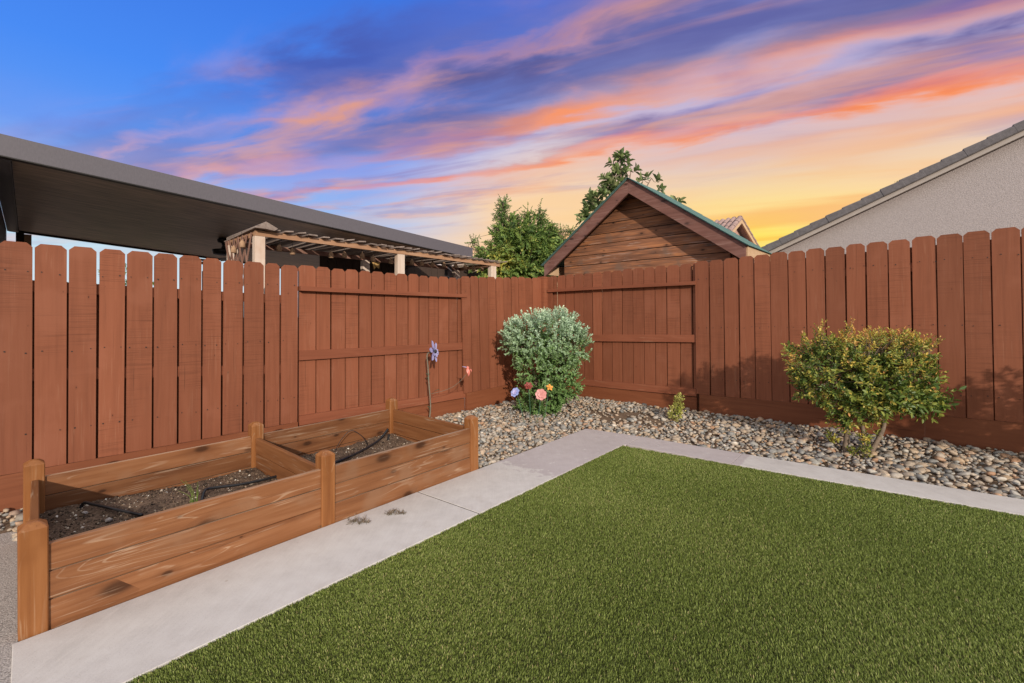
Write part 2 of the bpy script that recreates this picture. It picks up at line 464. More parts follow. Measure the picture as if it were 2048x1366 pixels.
def plain(name, col, rough=0.6, spec=0.3, noise=0.12, scale=12.0, bump=0.0, metal=0.0, det=4.0):
    m, nt, b = new_mat(name, rough, spec)
    c = obj_coord(nt)
    f = nt.noise(c, scale, det, 0.6)
    col2 = nt.ramp(f, [(0.3, tuple(x * (1 - noise) for x in col)), (0.7, tuple(min(1, x * (1 + noise)) for x in col))])
    nt.put(b.inputs['Base Color'], col2)
    b.inputs['Metallic'].default_value = metal
    if bump:
        nt.put(b.inputs['Normal'], nt.bump(f, bump, 0.005))
    return m

def bronze(name, col, sc, con=.2):
    m, nt, b = new_mat(name, 0.42, 0.4)
    c = obj_coord(nt, False)
    f = nt.noise(nt.map(c, sc), 1.0, 4.0, 0.65)
    f2 = nt.noise(c, 0.9, 2.0)
    col2 = nt.ramp(f, [(0.32, tuple(x * (1 - con) for x in col)), (0.68, tuple(x * (1 + con) for x in col))])
    nt.put(b.inputs['Base Color'], nt.mix(nt.mul(f2, .25), col2, tuple(x * 1.25 for x in col)))
    nt.put(b.inputs['Normal'], nt.bump(f, .12, .002))
    return m
M['cover_under'] = bronze('bronze_panel', (0.404, 0.300, 0.224), (.8, 34, 34), .62)
M['cover_fascia'] = bronze('bronze_fascia', (0.112, 0.103, 0.116), (90, 60, 30), .10)
M['dark'] = plain('dark_metal', (.02, .017, .015), .45, .4)
M['dark_brown'] = plain('dark_brown_wall', (.055, .035, .026), .8)
M['stucco'] = plain('stucco', (0.400, 0.353, 0.339), .92, .1, .17, 75.0, 1.0)
M['stucco_pink'] = plain('stucco_pink', (.52, .33, .27), .92, .1, .10, 90.0, 0.5)
M['house_trim'] = plain('house_trim', (.42, .37, .33), .75, .2, .06, 8.0)
M['roof_tile'] = plain('concrete_tile', (.150, .138, .140), .85, .2, .18, 22.0, .35)
M['clay_tile'] = plain('clay_tile', (.34, .235, .21), .8, .2, .22, 5.0, .2)
M['shingle_green'] = plain('green_shingle', (.10, .185, .165), .85, .2, .25, 30.0, .5)
M['bell'] = plain('terracotta_bell', (.36, .225, .135), .8, .2, .15, 40.0, .2)
M['hose'] = plain('black_hose', (.012, .012, .014), .4, .45, .2, 30.0)
M['patio'] = plain('exposed_aggregate', (.36, .325, .30), .9, .15, .55, 150.0, 1.0, det=2.0)
M['earth'] = plain('neighbour_earth', (.16, .12, .085), .95, .1, .25, 4.0)

def concrete_mat():
    m, nt, b = new_mat('concrete', 0.85, 0.2)
    geo = nt.new('ShaderNodeNewGeometry').outputs['Position']
    fine = nt.noise(geo, 190.0, 3.0, .7)
    med = nt.noise(geo, 9.0, 5.0, .6)
    broad = nt.noise(geo, 1.3, 3.0, .5)
    broom = nt.noise(nt.map(geo, (70, 4, 4), (0, 0, 0), (0, 0, R(41))), 1.0, 3.0, .6)
    f = nt.add(nt.add(nt.mul(fine, .28), nt.mul(broom, .14)), nt.add(nt.mul(med, .32), nt.mul(broad, .26)))
    col = nt.ramp(f, [(.34, (.435, .402, .376)), (.5, (.54, .503, .474)), (.66, (.62, .588, .557))])
    # pores and dirt drifted in blotches
    pores = nt.voro(geo, 85.0)
    col = nt.mix(nt.mul(nt.ss(pores, .16, .08), .5), col, (.24, .21, .19))
    dn = nt.noise(geo, 2.6, 5.0, .65)
    col = nt.mix(nt.mul(nt.ss(dn, .56, .74), .35), col, (.38, .32, .265))
    # small rust and dirt specks
    sp = nt.voro(geo, 7.0)
    col = nt.mix(nt.mul(nt.ss(sp, .075, .03), nt.mul(nt.ss(broad, .45, .6), .55)), col, (.33, .26, .2))
    # worn mauve coating round the corner of the path, flaking at its ends
    a = Vector((0.16, 4.20, 0)); u = Vector((.66, .751, 0))
    pu = nt.vm('DOT_PRODUCT', nt.vm('SUBTRACT', geo, tuple(a)), tuple(u))
    pr = nt.vm('DOT_PRODUCT', nt.vm('SUBTRACT', geo, (2.28, 4.40, 0)), (-.765, .644, 0))
    flake = nt.noise(geo, 11.0, 5.0, .65)
    edge = nt.mul(nt.sub(flake, .5), .75)
    msk = nt.m('MINIMUM', nt.ss(nt.add(pu, edge), -.02, .05), nt.ss(nt.add(pr, nt.mul(edge, .12)), -.01, .01))
    chips = nt.ss(nt.noise(geo, 14.0, 4.0, .6, .4), .64, .68)
    msk = nt.mul(msk, nt.sub(1.0, nt.mul(chips, .8)))
    mauve = nt.ramp(f, [(.34, (.37, .318, .315)), (.66, (.49, .435, .43))])
    col = nt.mix(nt.mul(msk, .92), col, mauve)
    nt.put(b.inputs['Base Color'], col)
    nt.put(b.inputs['Normal'], nt.bump(nt.add(nt.mul(fine, .6), nt.mul(med, .8)), .25, .004))
    return m
M['concrete'] = concrete_mat()

def attr_mat(name, stops, rough=.6, spec=.3, transl=0.0, noise_scale=0.0, use_attr=True, bump=0.0, vary=.25):
    m, nt, b = new_mat(name, rough, spec)
    if use_attr:
        a = nt.new('ShaderNodeAttribute', attribute_name='rnd').outputs['Fac']
    else:
        a = nt.new('ShaderNodeObjectInfo').outputs['Random']
    col = nt.ramp(a, stops, 'LINEAR')
    if noise_scale:
        geo = nt.new('ShaderNodeNewGeometry').outputs['Position']
        nn = nt.noise(geo, noise_scale, 4.0, .6)
        col = nt.mix(1.0, col, nt.ramp(nn, [(.3, (1 - vary,) * 3), (.7, (1 + vary,) * 3)]), 'MULTIPLY')
        if bump:
            nt.put(b.inputs['Normal'], nt.bump(nn, bump, .003))
    nt.put(b.inputs['Base Color'], col)
    if transl:
        out = m.node_tree.nodes['Material Output']
        tr = nt.new('ShaderNodeBsdfTranslucent')
        nt.put(tr.inputs[0], col)
        mx = nt.new('ShaderNodeMixShader')
        mx.inputs[0].default_value = transl
        m.node_tree.links.new(b.outputs[0], mx.inputs[1])
        m.node_tree.links.new(tr.outputs[0], mx.inputs[2])
        m.node_tree.links.new(mx.outputs[0], out.inputs[0])
    return m
STONE = [(0.0, (0.152, 0.154, 0.149)), (.12, (0.256, 0.247, 0.225)), (.28, (0.217, 0.201, 0.177)), (.36, (0.380, 0.298, 0.215)), (.5, (0.304, 0.257, 0.206)),
         (.6, (0.434, 0.308, 0.192)), (.7, (0.369, 0.344, 0.306)), (.8, (0.489, 0.390, 0.287)), (.88, (0.347, 0.195, 0.111)), (.94, (0.326, 0.318, 0.283)), (1.0, (0.608, 0.534, 0.440))]
M['stone'] = attr_mat('river_stone', STONE, .62, .3, 0, 38.0, False, .3)
M['stones'] = attr_mat('river_stones_far', STONE, .62, .3, 0, 38.0, True, .3)
M['turf'] = attr_mat('turf_blade', [(0, (0.118, 0.155, 0.029)), (.35, (0.199, 0.258, 0.051)), (.7, (0.282, 0.346, 0.079)), (.92, (0.413, 0.454, 0.151)), (1, (0.496, 0.420, 0.193))], .55, .3, .3)
M['silver_leaf'] = attr_mat('silver_leaf', [(0, (0.099, 0.189, 0.051)), (.25, (0.210, 0.347, 0.108)), (.5, (0.328, 0.461, 0.271)), (.8, (0.499, 0.650, 0.473)), (1, (0.736, 0.867, 0.602))], .5, .35, .22)
M['green_leaf'] = attr_mat('variegated_leaf', [(0, (0.057, 0.109, 0.028)), (.30, (0.165, 0.233, 0.044)), (.55, (0.362, 0.361, 0.070)), (.75, (0.724, 0.517, 0.108)), (.88, (0.691, 0.336, 0.108)), (1, (0.428, 0.181, 0.088))], .42, .4, .25)
M['tree_leaf'] = attr_mat('tree_leaf', [(0, (0.069, 0.129, 0.044)), (.45, (0.170, 0.274, 0.069)), (.75, (0.293, 0.380, 0.090)), (1, (0.588, 0.516, 0.110))], .5, .35, .3)
M['big_leaf'] = attr_mat('broad_leaf', [(0, (0.083, 0.131, 0.053)), (.5, (0.193, 0.262, 0.093)), (1, (0.386, 0.414, 0.185))], .4, .4, .25)
M['plant_leaf'] = attr_mat('plant_leaf', [(0, (.16, .24, .045)), (.5, (.40, .42, .09)), (1, (.62, .56, .19))], .5, .3, .2)
M['dry'] = attr_mat('dry_weed', [(0, (.10, .075, .055)), (.6, (.17, .13, .095)), (1, (.14, .15, .075))], .8, .2)
M['bark'] = plain('bark', (.20, .150, .110), .85, .2, .3, 26.0, .6)
M['soil'] = attr_mat('soil_chip', [(0, (0.031, 0.023, 0.018)), (.5, (0.105, 0.072, 0.051)), (.85, (0.238, 0.167, 0.112)), (.95, (0.420, 0.348, 0.270)), (1, (0.728, 0.681, 0.600))], .9, .1)
M['lawn_base'] = plain('turf_backing', (0.058, 0.064, 0.020), .95, .1, .35, 60.0)

def soil_mat(name, lo, mid, hi):
    m, nt, b = new_mat(name, .95, .1)
    geo = nt.new('ShaderNodeNewGeometry').outputs['Position']
    f = nt.noise(geo, 70.0, 5.0, .7)
    f2 = nt.noise(geo, 6.0, 3.0, .6)
    nt.put(b.inputs['Base Color'], nt.ramp(nt.add(nt.mul(f, .7), nt.mul(f2, .3)), [(.32, lo), (.5, mid), (.7, hi)]))
    nt.put(b.inputs['Normal'], nt.bump(f, .8, .01))
    return m
M['soil_base'] = soil_mat('planter_soil', (0.048, 0.032, 0.025), (0.119, 0.080, 0.056), (0.255, 0.178, 0.126))
M['dirt'] = soil_mat('gravel_dirt', (.085, .060, .042), (.17, .115, .078), (.26, .19, .135))

# ================================================================== ground, path, lawn
def smooth01(t):
    t = np.clip(t, 0, 1); return t * t * (3 - 2 * t)
N1 = np.array([-math.sin(FL.a), math.cos(FL.a)]); D1 = FL.o.dot(FL.n)
N2 = np.array([-math.sin(FR.a), math.cos(FR.a)]); D2 = FR.o.dot(FR.n)
def gravel_h(X, Y):
    d1 = D1 - (X * N1[0] + Y * N1[1]); d2 = D2 - (X * N2[0] + Y * N2[1])
    r = np.maximum(0.085 * smooth01(1 - d2 / 1.5), 0.055 * smooth01(1 - d1 / 1.2))
    return GX * X - 0.035 + r + 0.008 * np.sin(X * 5.1 + Y * 3.3) * np.sin(Y * 4.3 - X * 2.2)

gm = MB()
gm.poly([(-900, -900, -.4), (900, -900, -.4), (900, 900, -.4), (-900, 900, -.4)], [(0, 1, 2, 3)])
gm.build('ground', M['earth'], kind='structure')

# gravel bed: one sheet between the fences
ns, nn_ = 90, 90
uu = np.linspace(-9.5, 0.02, ns); ww = np.linspace(0.02, 9.5, nn_)
A, B = np.meshgrid(uu, ww, indexing='ij')
u1 = np.array([math.cos(FL.a), math.sin(FL.a)]); u2 = np.array([math.cos(FR.a), math.sin(FR.a)])
GXX = CORNER[0] + A * u1[0] + B * u2[0]; GYY = CORNER[1] + A * u1[1] + B * u2[1]
GZ = gravel_h(GXX, GYY)
V = np.stack([GXX, GYY, GZ], -1).reshape(-1, 3)
i, j = np.meshgrid(np.arange(ns - 1), np.arange(nn_ - 1), indexing='ij')
q = (i * nn_ + j).ravel()
F = np.stack([q, q + 1, q + nn_ + 1, q + nn_], 1)[:, ::-1]
gravel = bpy.data.objects.new('gravel_bed', np_mesh('gravel_bed', V, F, M['dirt'], True))
link(gravel); props(gravel, kind='structure')

# path corners
G0 = gp(1245, 890); GLd = (gp(245, 1366) - G0).normalized(); GRd = (gp(2048, 1030) - G0).normalized()
PO = gp(1172, 857); POL = (gp(38, 1283) - PO); POR = (gp(2048, 1000) - PO)
POLd = POL.normalized(); PORd = POR.normalized()
gz = lambda p, dz=0.0: Vector((p.x, p.y, GX * p.x + dz))
def slab(name, quad, parent, thick=.10, mat=None, bev=.008, top=0.0):
    mb = MB()
    mb.hexa([gz(p, top - thick) for p in quad], [gz(p, top) for p in quad])
    return mb.build(name, mat or M['concrete'], parent, bevel=bev)
path = empty('path', gz(PO), kind='structure')
def pslab(quad):
    o = slab('concrete_slab', quad, None)
    o.parent = path; o.matrix_parent_inverse = path.matrix_world.inverted()
    return o
path_loc = path.location.copy()
def inter(p, d, q, e):
    """crossing in plan of p + t d and q + s e"""
    den = d.x * e.y - d.y * e.x
    t = ((q.x - p.x) * e.y - (q.y - p.y) * e.x) / den
    return p + d * t
gap = .0055
j1o, j1i = gp(840, 985), gp(945, 1022)
jd = (j1i - j1o).normalized()
Lin = lambda p: inter(p, jd, G0, GLd)          # to the inner (lawn) edge of the left arm
end_o = gp(38, 1283); end_i = Lin(end_o)
near_o = end_o + POLd * .0
c_o = inter(j1o, jd, PO, POLd)
sl = []
def mk(quad):
    mb = MB()
    q = [gz(p) - path_loc for p in quad]
    mb.hexa([p - Vector((0, 0, .10)) for p in q], q)
    return mb.build('concrete_slab', M['concrete'], path, bevel=.0025)
# left arm, near piece and far piece, corner piece, right arm pieces
Lext = 1.6
start_o = end_o + POLd * 0.02
start_d = (gp(36, 1366) - gp(38, 1283)).normalized()
start_i = inter(start_o, Vector((start_d.x, start_d.y, 0)), G0, GLd)
far_i = G0 + GLd * .0
k_o = inter(G0, Vector((-PORd.y, PORd.x, 0)), PO, PORd)    # joint across the right arm
jk_o = gp(1283, 873); jk_i = gp(1253, 889)
mk([start_o + POLd * 0.0, start_i, Lin(c_o) + GLd * gap, c_o + POLd * gap])
mk([c_o - POLd * gap, Lin(c_o) - GLd * gap, G0, PO])
mk([PO + PORd * .001, G0 + Vector((.001, 0, 0)), jk_i, jk_o])
e_o = PO + PORd * 7.5; e_i = inter(e_o, Vector((-PORd.y, PORd.x, 0)), G0, GRd)
m_o = gp(1485, 907); m_i = inter(m_o, Vector((POLd.x, POLd.y, 0)), G0, GRd)
mk([jk_o + PORd * gap, jk_i + GRd * gap, m_i - GRd * .001, m_o - PORd * .001])
mk([m_o + PORd * .001, m_i + GRd * .001, e_i, e_o])

for a_, b_, d1_, d2_ in ((c_o, Lin(c_o), POLd, GLd), (jk_o, jk_i, PORd, GRd)):
    qd = [gz(p) - path_loc for p in (a_ - d1_ * .0054, b_ - d2_ * .0054, b_ + d2_ * .0054, a_ + d1_ * .0054)]
    MB().hexa([p - Vector((0, 0, .06)) for p in qd], [p - Vector((0, 0, .0035)) for p in qd]).build('joint_shade', M['dark'], path)  # dark strip set in the open joint to stand for its shade
# exposed aggregate patio left of the planter
mb = MB()
pt0, pt1 = gp(0, 1064), gp(46, 1060)
pq2 = [pt1 + (pt1 - pt0).normalized() * .25, gp(34.5, 1283), gp(31, 1700), Vector((-7, .2, 0)), pt0 + (pt0 - pt1).normalized() * 3]
k5 = len(pq2)
mb.poly([gz(p, -.004) for p in pq2] + [gz(p, -.12) for p in pq2], [tuple(reversed(range(k5))), tuple(range(k5, 2 * k5))] + [(i, (i + 1) % k5, (i + 1) % k5 + k5, i + k5) for i in range(k5)])
mb.build('patio', M['patio'], kind='structure')

# lawn
lawn_poly = [G0, G0 + GLd * 9.0, G0 + GLd * 9.0 + GRd * 8.0, G0 + GRd * 8.0]
lb = MB()
lb.poly([gz(p, -.012) for p in lawn_poly], [(0, 1, 2, 3)])
lb.build('lawn_base', M['lawn_base'], kind='structure')
def turf():
    Ntry = 2700000
    a = RNG.random(Ntry) * 8.0; b_ = RNG.random(Ntry) * 7.0
    a, b_ = a - .007 * (np.sin(b_ * 41) + np.sin(b_ * 97 + 1)) * (a < .1), b_ - .007 * (np.sin(a * 43) + np.sin(a * 89 + 2)) * (b_ < .1)
    X = G0.x + GLd.x * a + GRd.x * b_; Y = G0.y + GLd.y * a + GRd.y * b_
    keep = (Y > 1.15) & (np.abs(X) < Y * 1.16 + .45)
    dens = np.clip(1.12 - Y * .10, .45, 1.0)
    keep &= RNG.random(Ntry) < dens
    X = X[keep]; Y = Y[keep]; m = len(X)
    Z = GX * X - .012
    th = RNG.random(m) * 2 * np.pi
    lean = .002 + .007 * RNG.random(m)
    # pile leans mildly one way in broad patches
    px = .002 * np.sin(X * 1.9 + Y * .7); py = .002 * np.sin(Y * 1.6 - X * .9 + 1)
    hgt = .008 + .007 * RNG.random(m)
    w = (.0011 + .0010 * RNG.random(m)) * (1 + .13 * np.maximum(Y - 2, 0))
    cw = np.cos(th + 1.57) * w; sw = np.sin(th + 1.57) * w
    lx = np.cos(th) * lean + px; ly = np.sin(th) * lean + py
    V = np.empty((m, 5, 3), np.float32)
    V[:, 0] = np.stack([X - cw, Y - sw, Z], 1); V[:, 1] = np.stack([X + cw, Y + sw, Z], 1)
    V[:, 2] = np.stack([X + cw * .8 + lx * .35, Y + sw * .8 + ly * .35, Z + hgt * .6], 1)
    V[:, 3] = np.stack([X - cw * .8 + lx * .35, Y - sw * .8 + ly * .35, Z + hgt * .6], 1)
    V[:, 4] = np.stack([X + lx, Y + ly, Z + hgt], 1)
    b0 = np.arange(m) * 5
    T = np.concatenate([np.stack([b0, b0 + 1, b0 + 2], 1), np.stack([b0, b0 + 2, b0 + 3], 1), np.stack([b0 + 3, b0 + 2, b0 + 4], 1)])
    patch = .12 * np.sin(X * 2.3 + 1.1 * np.sin(Y * 1.7)) * np.sin(Y * 2.1 + X)
    r = np.clip(RNG.random(m) ** 1.25 * .95 + patch, 0, .95)
    r[RNG.random(m) < .02] = 1.0
    o = bpy.data.objects.new('turf_grass', np_mesh('turf_grass', V, T, M['turf'], False, {'rnd': np.repeat(r, 5)}))
    print('turf tris', len(T))
    link(o); props(o, 'short olive green artificial grass covering the lawn', 'grass', kind='stuff')
turf()

# ================================================================== fences
def make_board(w, h, ear=.032, thick=.018, dog=True):
    e = min(ear, w * .22)
    if dog:
        out = [(-w / 2, 0), (w / 2, 0), (w / 2, h - e), (w / 2 - e, h), (-w / 2 + e, h), (-w / 2, h - e)]
    else:
        out = [(-w / 2, 0), (w / 2, 0), (w / 2, h), (-w / 2, h)]
    return MB().prism(out, -thick / 2, thick / 2)

def fence(fr, root_label, sections, corner_post=None):
    root = empty('wooden_fence', (fr.o.x, fr.o.y, 0), fr.a, label=root_label, cat='fence')
    nails = MB()
    for sec in sections:
        off = sec['off']; edges = sec['edges']
        top = lerp_fn(fr.hit(*sec['top'][0], off), fr.hit(*sec['top'][1], off))
        bot = lerp_fn(fr.hit(*sec['bot'][0], off), fr.hit(*sec['bot'][1], off))
        ss = [fr.s(x, off) for x in edges] + list(sec.get('more_s', []))
        ss = sorted(list(sec.get('pre_s', [])) + ss)
        for a, b in zip(ss[:-1], ss[1:]):
            gapw = sec['gap'] * random.uniform(.5, 1.35)
            w = b - a - gapw; c = (a + b) / 2
            zb = bot(c) + sec.get('drop', 0); zt = top(c) + random.uniform(-.008, .008)
            k = (top(b) - top(a)) / (b - a)
            o = make_board(w, zt - zb).build('board', M['fence'], root)
            o.location = (c, off + random.uniform(-.003, .003), zb)
            o.rotation_euler = (random.uniform(-.002, .002), random.uniform(-.0022, .0022) - k * .5, random.uniform(-.012, .012))
            for zz in sec.get('nails', ()):
                for sx in (-.32, .32):
                    if random.random() < .85:
                        cx_ = c + sx * w + random.uniform(-.012, .012); cz = zb + zz * (zt - zb) + random.uniform(-.012, .012)
                        yy = off - .0135
                        r_ = random.uniform(.0042, .0065)
                        nails.poly([(cx_ + r_ * math.cos(t * math.pi / 3), yy, cz + r_ * math.sin(t * math.pi / 3)) for t in range(6)], [(0, 1, 2, 3, 4, 5)])
            if sec.get('back'):
                o = make_board(sec.get('back_w', .10), top(b) - sec.get('back_top', .10) - bot(b) + .03, dog=False).build('gap_blocker', M['fence'], root)  # strip added behind each gap to block light and keep it dark
                o.location = (b, off + (.075 if off < 0 else .07), bot(b) - .02)
        for rl in sec.get('rails', ()):
            zt = lerp_fn(fr.hit(*rl[0], rl[4]), fr.hit(*rl[1], rl[4])); s0, s1 = ss[0] + rl[5], ss[-1] - rl[6]
            hgt = rl[2]; th = rl[3]
            L = s1 - s0; zc = (zt(s0) + zt(s1)) / 2; k = (zt(s1) - zt(s0)) / L
            o = MB().prism([(-L / 2, -hgt - k * L / 2), (0, -hgt + random.uniform(-.004, .004)), (L / 2, -hgt + k * L / 2), (L / 2, k * L / 2), (0, random.uniform(-.004, .004)), (-L / 2, -k * L / 2)], rl[4], rl[4] + th).build('rail', M['fence_h'], root)
            o.location = ((s0 + s1) / 2, 0, zc)
        kb = sec.get('kick')
        if kb:
            s0, s1 = ss[0] + kb.get('i0', 0), ss[-1] - kb.get('i1', 0)
            cuts = [s0] + [c for c in kb.get('cuts', []) if s0 < c < s1] + [s1]
            for a, b in zip(cuts[:-1], cuts[1:]):
                a += .0004; b -= .0004
                o = MB().prism([(0, -.45), (b - a, -.45), (b - a, bot(b) - bot(a) - .002), (0, -.002)], kb['off'], kb['off'] + .036).build('kickboard', M['kick'], root)
                o.location = (a, 0, bot(a) + kb.get('dz', 0))
        for s_ in sec.get('posts', ()):
            zt = top(s_) - .12
            o = MB().box(-.045, .045, 0, .09, -.3, zt).build('post', M['fence'], root)
            o.location = (s_, sec.get('post_off', .012), 0)
    if corner_post:
        MB().box(-.02, .12, -.15, -.01, -.3, corner_post).build('post', M['fence'], root)
    o = nails.build('nails', M['dark'], root, kind='stuff')
    return root

pitch = .192
l1x = [66, 134, 193, 250, 304, 356, 402, 443, 485, 528, 560, 595]
l2x = [595, 630.8, 661.5, 690, 716.6, 742.4, 768, 792, 815, 837, 857, 877, 897, 914, 926.7]
l3x = [926.7, 944.7, 961, 978.3, 994.6, 1010, 1024.9, 1039.5, 1053.5, 1067, 1085]
sL = FL.s(66, -.05)
fenceL = fence(FL, 'red-brown dog-ear board fence along the left behind the planter box', [
    dict(off=-.046, edges=l1x, pre_s=[sL - pitch * k for k in range(1, 9)], top=((30, 482), (580, 530)), bot=((0, 951), (564, 849)), gap=.017, drop=.0, back=True, back_top=.36, back_w=.06,
         nails=(.16, .52, .87), kick=dict(off=-.062, i1=.0, cuts=[FL.s(330)]), rails=[((0, 556), (564, 590), .09, .036, -.034, .02, .02), ((0, 740), (564, 730), .09, .036, -.034, .02, .02)],
         posts=[FL.s(20), FL.s(420)]),
    dict(off=.012, edges=l2x, top=((614, 531.5), (914, 556)), bot=((600, 842), (930, 790)), gap=.015, drop=-.02, back=True,
         rails=[((600, 572), (925, 588), .05, .075, -.072, .0, .0), ((600, 702), (925, 685), .105, .036, -.034, .0, .0), ((600, 832), (925, 782), .105, .036, -.034, .0, .0)],
         kick=dict(off=-.018, dz=-.04), posts=[FL.s(760)], post_off=.03),
    dict(off=-.046, edges=l3x, top=((935, 553.7), (1046, 555)), bot=((931, 786), (1026, 767)), gap=.013, back=True, nails=(.16, .87),
         kick=dict(off=-.062, i0=.05), posts=[FL.s(990)]),
])
r1x = [1100, 1116, 1132.7, 1150.2, 1169, 1186.8, 1206, 1225.6, 1246.2, 1267.4, 1289.9, 1312.3, 1335.4, 1362.2, 1386.8, 1395]
r2x = [1392, 1421.5, 1450.6, 1481, 1512.3, 1544.6, 1580.4, 1617, 1655, 1695, 1736.4, 1781.6, 1828.8, 1879, 1932.8, 1989]
sR = FR.s(1989, -.05)
fenceR = fence(FR, 'red-brown dog-ear board fence along the right behind the river stones', [
    dict(off=-.03, edges=[1089, 1101], top=((1089, 553.5), (1101, 553.5)), bot=((1089, 760), (1101, 760)), gap=.004, kick=dict(off=-.046)),
    dict(off=.012, edges=r1x, top=((1107, 553), (1385, 526)), bot=((1130, 762), (1393, 788)), gap=.015, drop=-.02, back=True,
         rails=[((1101, 578.5), (1391, 562), .05, .075, -.072, .0, .0), ((1176, 669.5), (1391, 669.5), .105, .036, -.034, .0, .0), ((1159, 757), (1393, 778), .105, .036, -.034, .0, .0)],
         kick=dict(off=-.018, dz=-.04), posts=[FR.s(1230)], post_off=.03),
    dict(off=-.046, edges=r2x, more_s=[sR + pitch * k for k in range(1, 13)], top=((1405, 522), (2017, 455)), bot=((1402, 788.6), (2048, 846)), gap=.015, back=True,
         nails=(.12, .5, .86), kick=dict(off=-.062, i0=.05, cuts=[FR.s(1850)]),
         rails=[((1405, 560), (2017, 510), .09, .036, -.034, .02, .02), ((1405, 690), (2017, 690), .09, .036, -.034, .02, .02)], posts=[FR.s(1410), FR.s(1870)]),
], corner_post=FR.hit(1095, 553).z - .01)

# ================================================================== planter box
PL0 = gp(36, 1281); PLang = R(48.75)
pl = empty('planter_box', (PL0.x, PL0.y, PL0.z), PLang, label='two-bay raised planter box of orange stained cedar planks', cat='planter')
PLm = Matrix.Translation((PL0.x, PL0.y, PL0.z)) @ Matrix.Rotation(PLang, 4, 'Z')
PLi = PLm.inverted()
PW = .099; PS = 1.418; PD = 1.30; PHT = .515; BH = .40
SKEW = .052          # the left end is out of square
rise = lambda x: GX * math.cos(PLang) * x
def post_mesh(h):
    w = PW / 2; c = .028
    mb = MB()
    q = lambda s_, z: [(-s_, -s_, z), (s_, -s_, z), (s_, s_, z), (-s_, s_, z)]
    v = q(w, -.06) + q(w, h - c) + q(w - c, h - .004) + [(0, 0, h)]
    f = [(3, 2, 1, 0)] + [(i, (i + 1) % 4, (i + 1) % 4 + 4, i + 4) for i in range(4)] + [(i + 4, (i + 1) % 4 + 4, (i + 1) % 4 + 8, i + 8) for i in range(4)] + [(8 + i, 8 + (i + 1) % 4, 12) for i in range(4)]
    mb.poly(v, f)
    return mb
for col in range(3):
    for row in range(2):
        x = PW / 2 + col * PS + (SKEW if col == 0 and row == 1 else 0)
        o = post_mesh(PHT + random.uniform(-.006, .006)).build('post', M['cedar_z'], pl, bevel=.005)
        o.location = (x, PW / 2 + row * PD, rise(x))
        o.rotation_euler = (random.uniform(-.006, .006), random.uniform(-.006, .006), random.uniform(-.02, .02))
ph = .1335
for bay in range(2):
    x0 = PW + bay * PS - .004; x1 = bay * PS + PS + .004
    for row in range(2):
        x0 = PW + bay * PS - .004 + (SKEW if bay == 0 and row == 1 else 0)
        yc = (.032 if row == 0 else PD + PW / 2 - .012)
        for k in range(3):
            L = x1 - x0
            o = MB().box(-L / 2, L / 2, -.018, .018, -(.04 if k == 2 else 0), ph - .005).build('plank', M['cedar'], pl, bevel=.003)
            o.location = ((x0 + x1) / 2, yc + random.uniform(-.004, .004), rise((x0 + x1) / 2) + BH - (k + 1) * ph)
            o.rotation_euler = (random.uniform(-.01, .01), -math.atan(rise(1)) + random.uniform(-.003, .003), 0)
for col in range(3):
    x = PW / 2 + col * PS
    for k in range(3):
        y0, y1 = PW - .004, PD + .004
        o = MB().box(-.018, .018, y0, y1, 0, ph - .005).build('plank', M['cedar_y'], pl, bevel=.004)
        o.location = (x, 0, rise(x) + BH - (k + 1) * ph - (.02 if col == 1 else .004))
        o.rotation_euler = (0, 0, random.uniform(-.004, .004) - (SKEW / PD if col == 0 else 0))

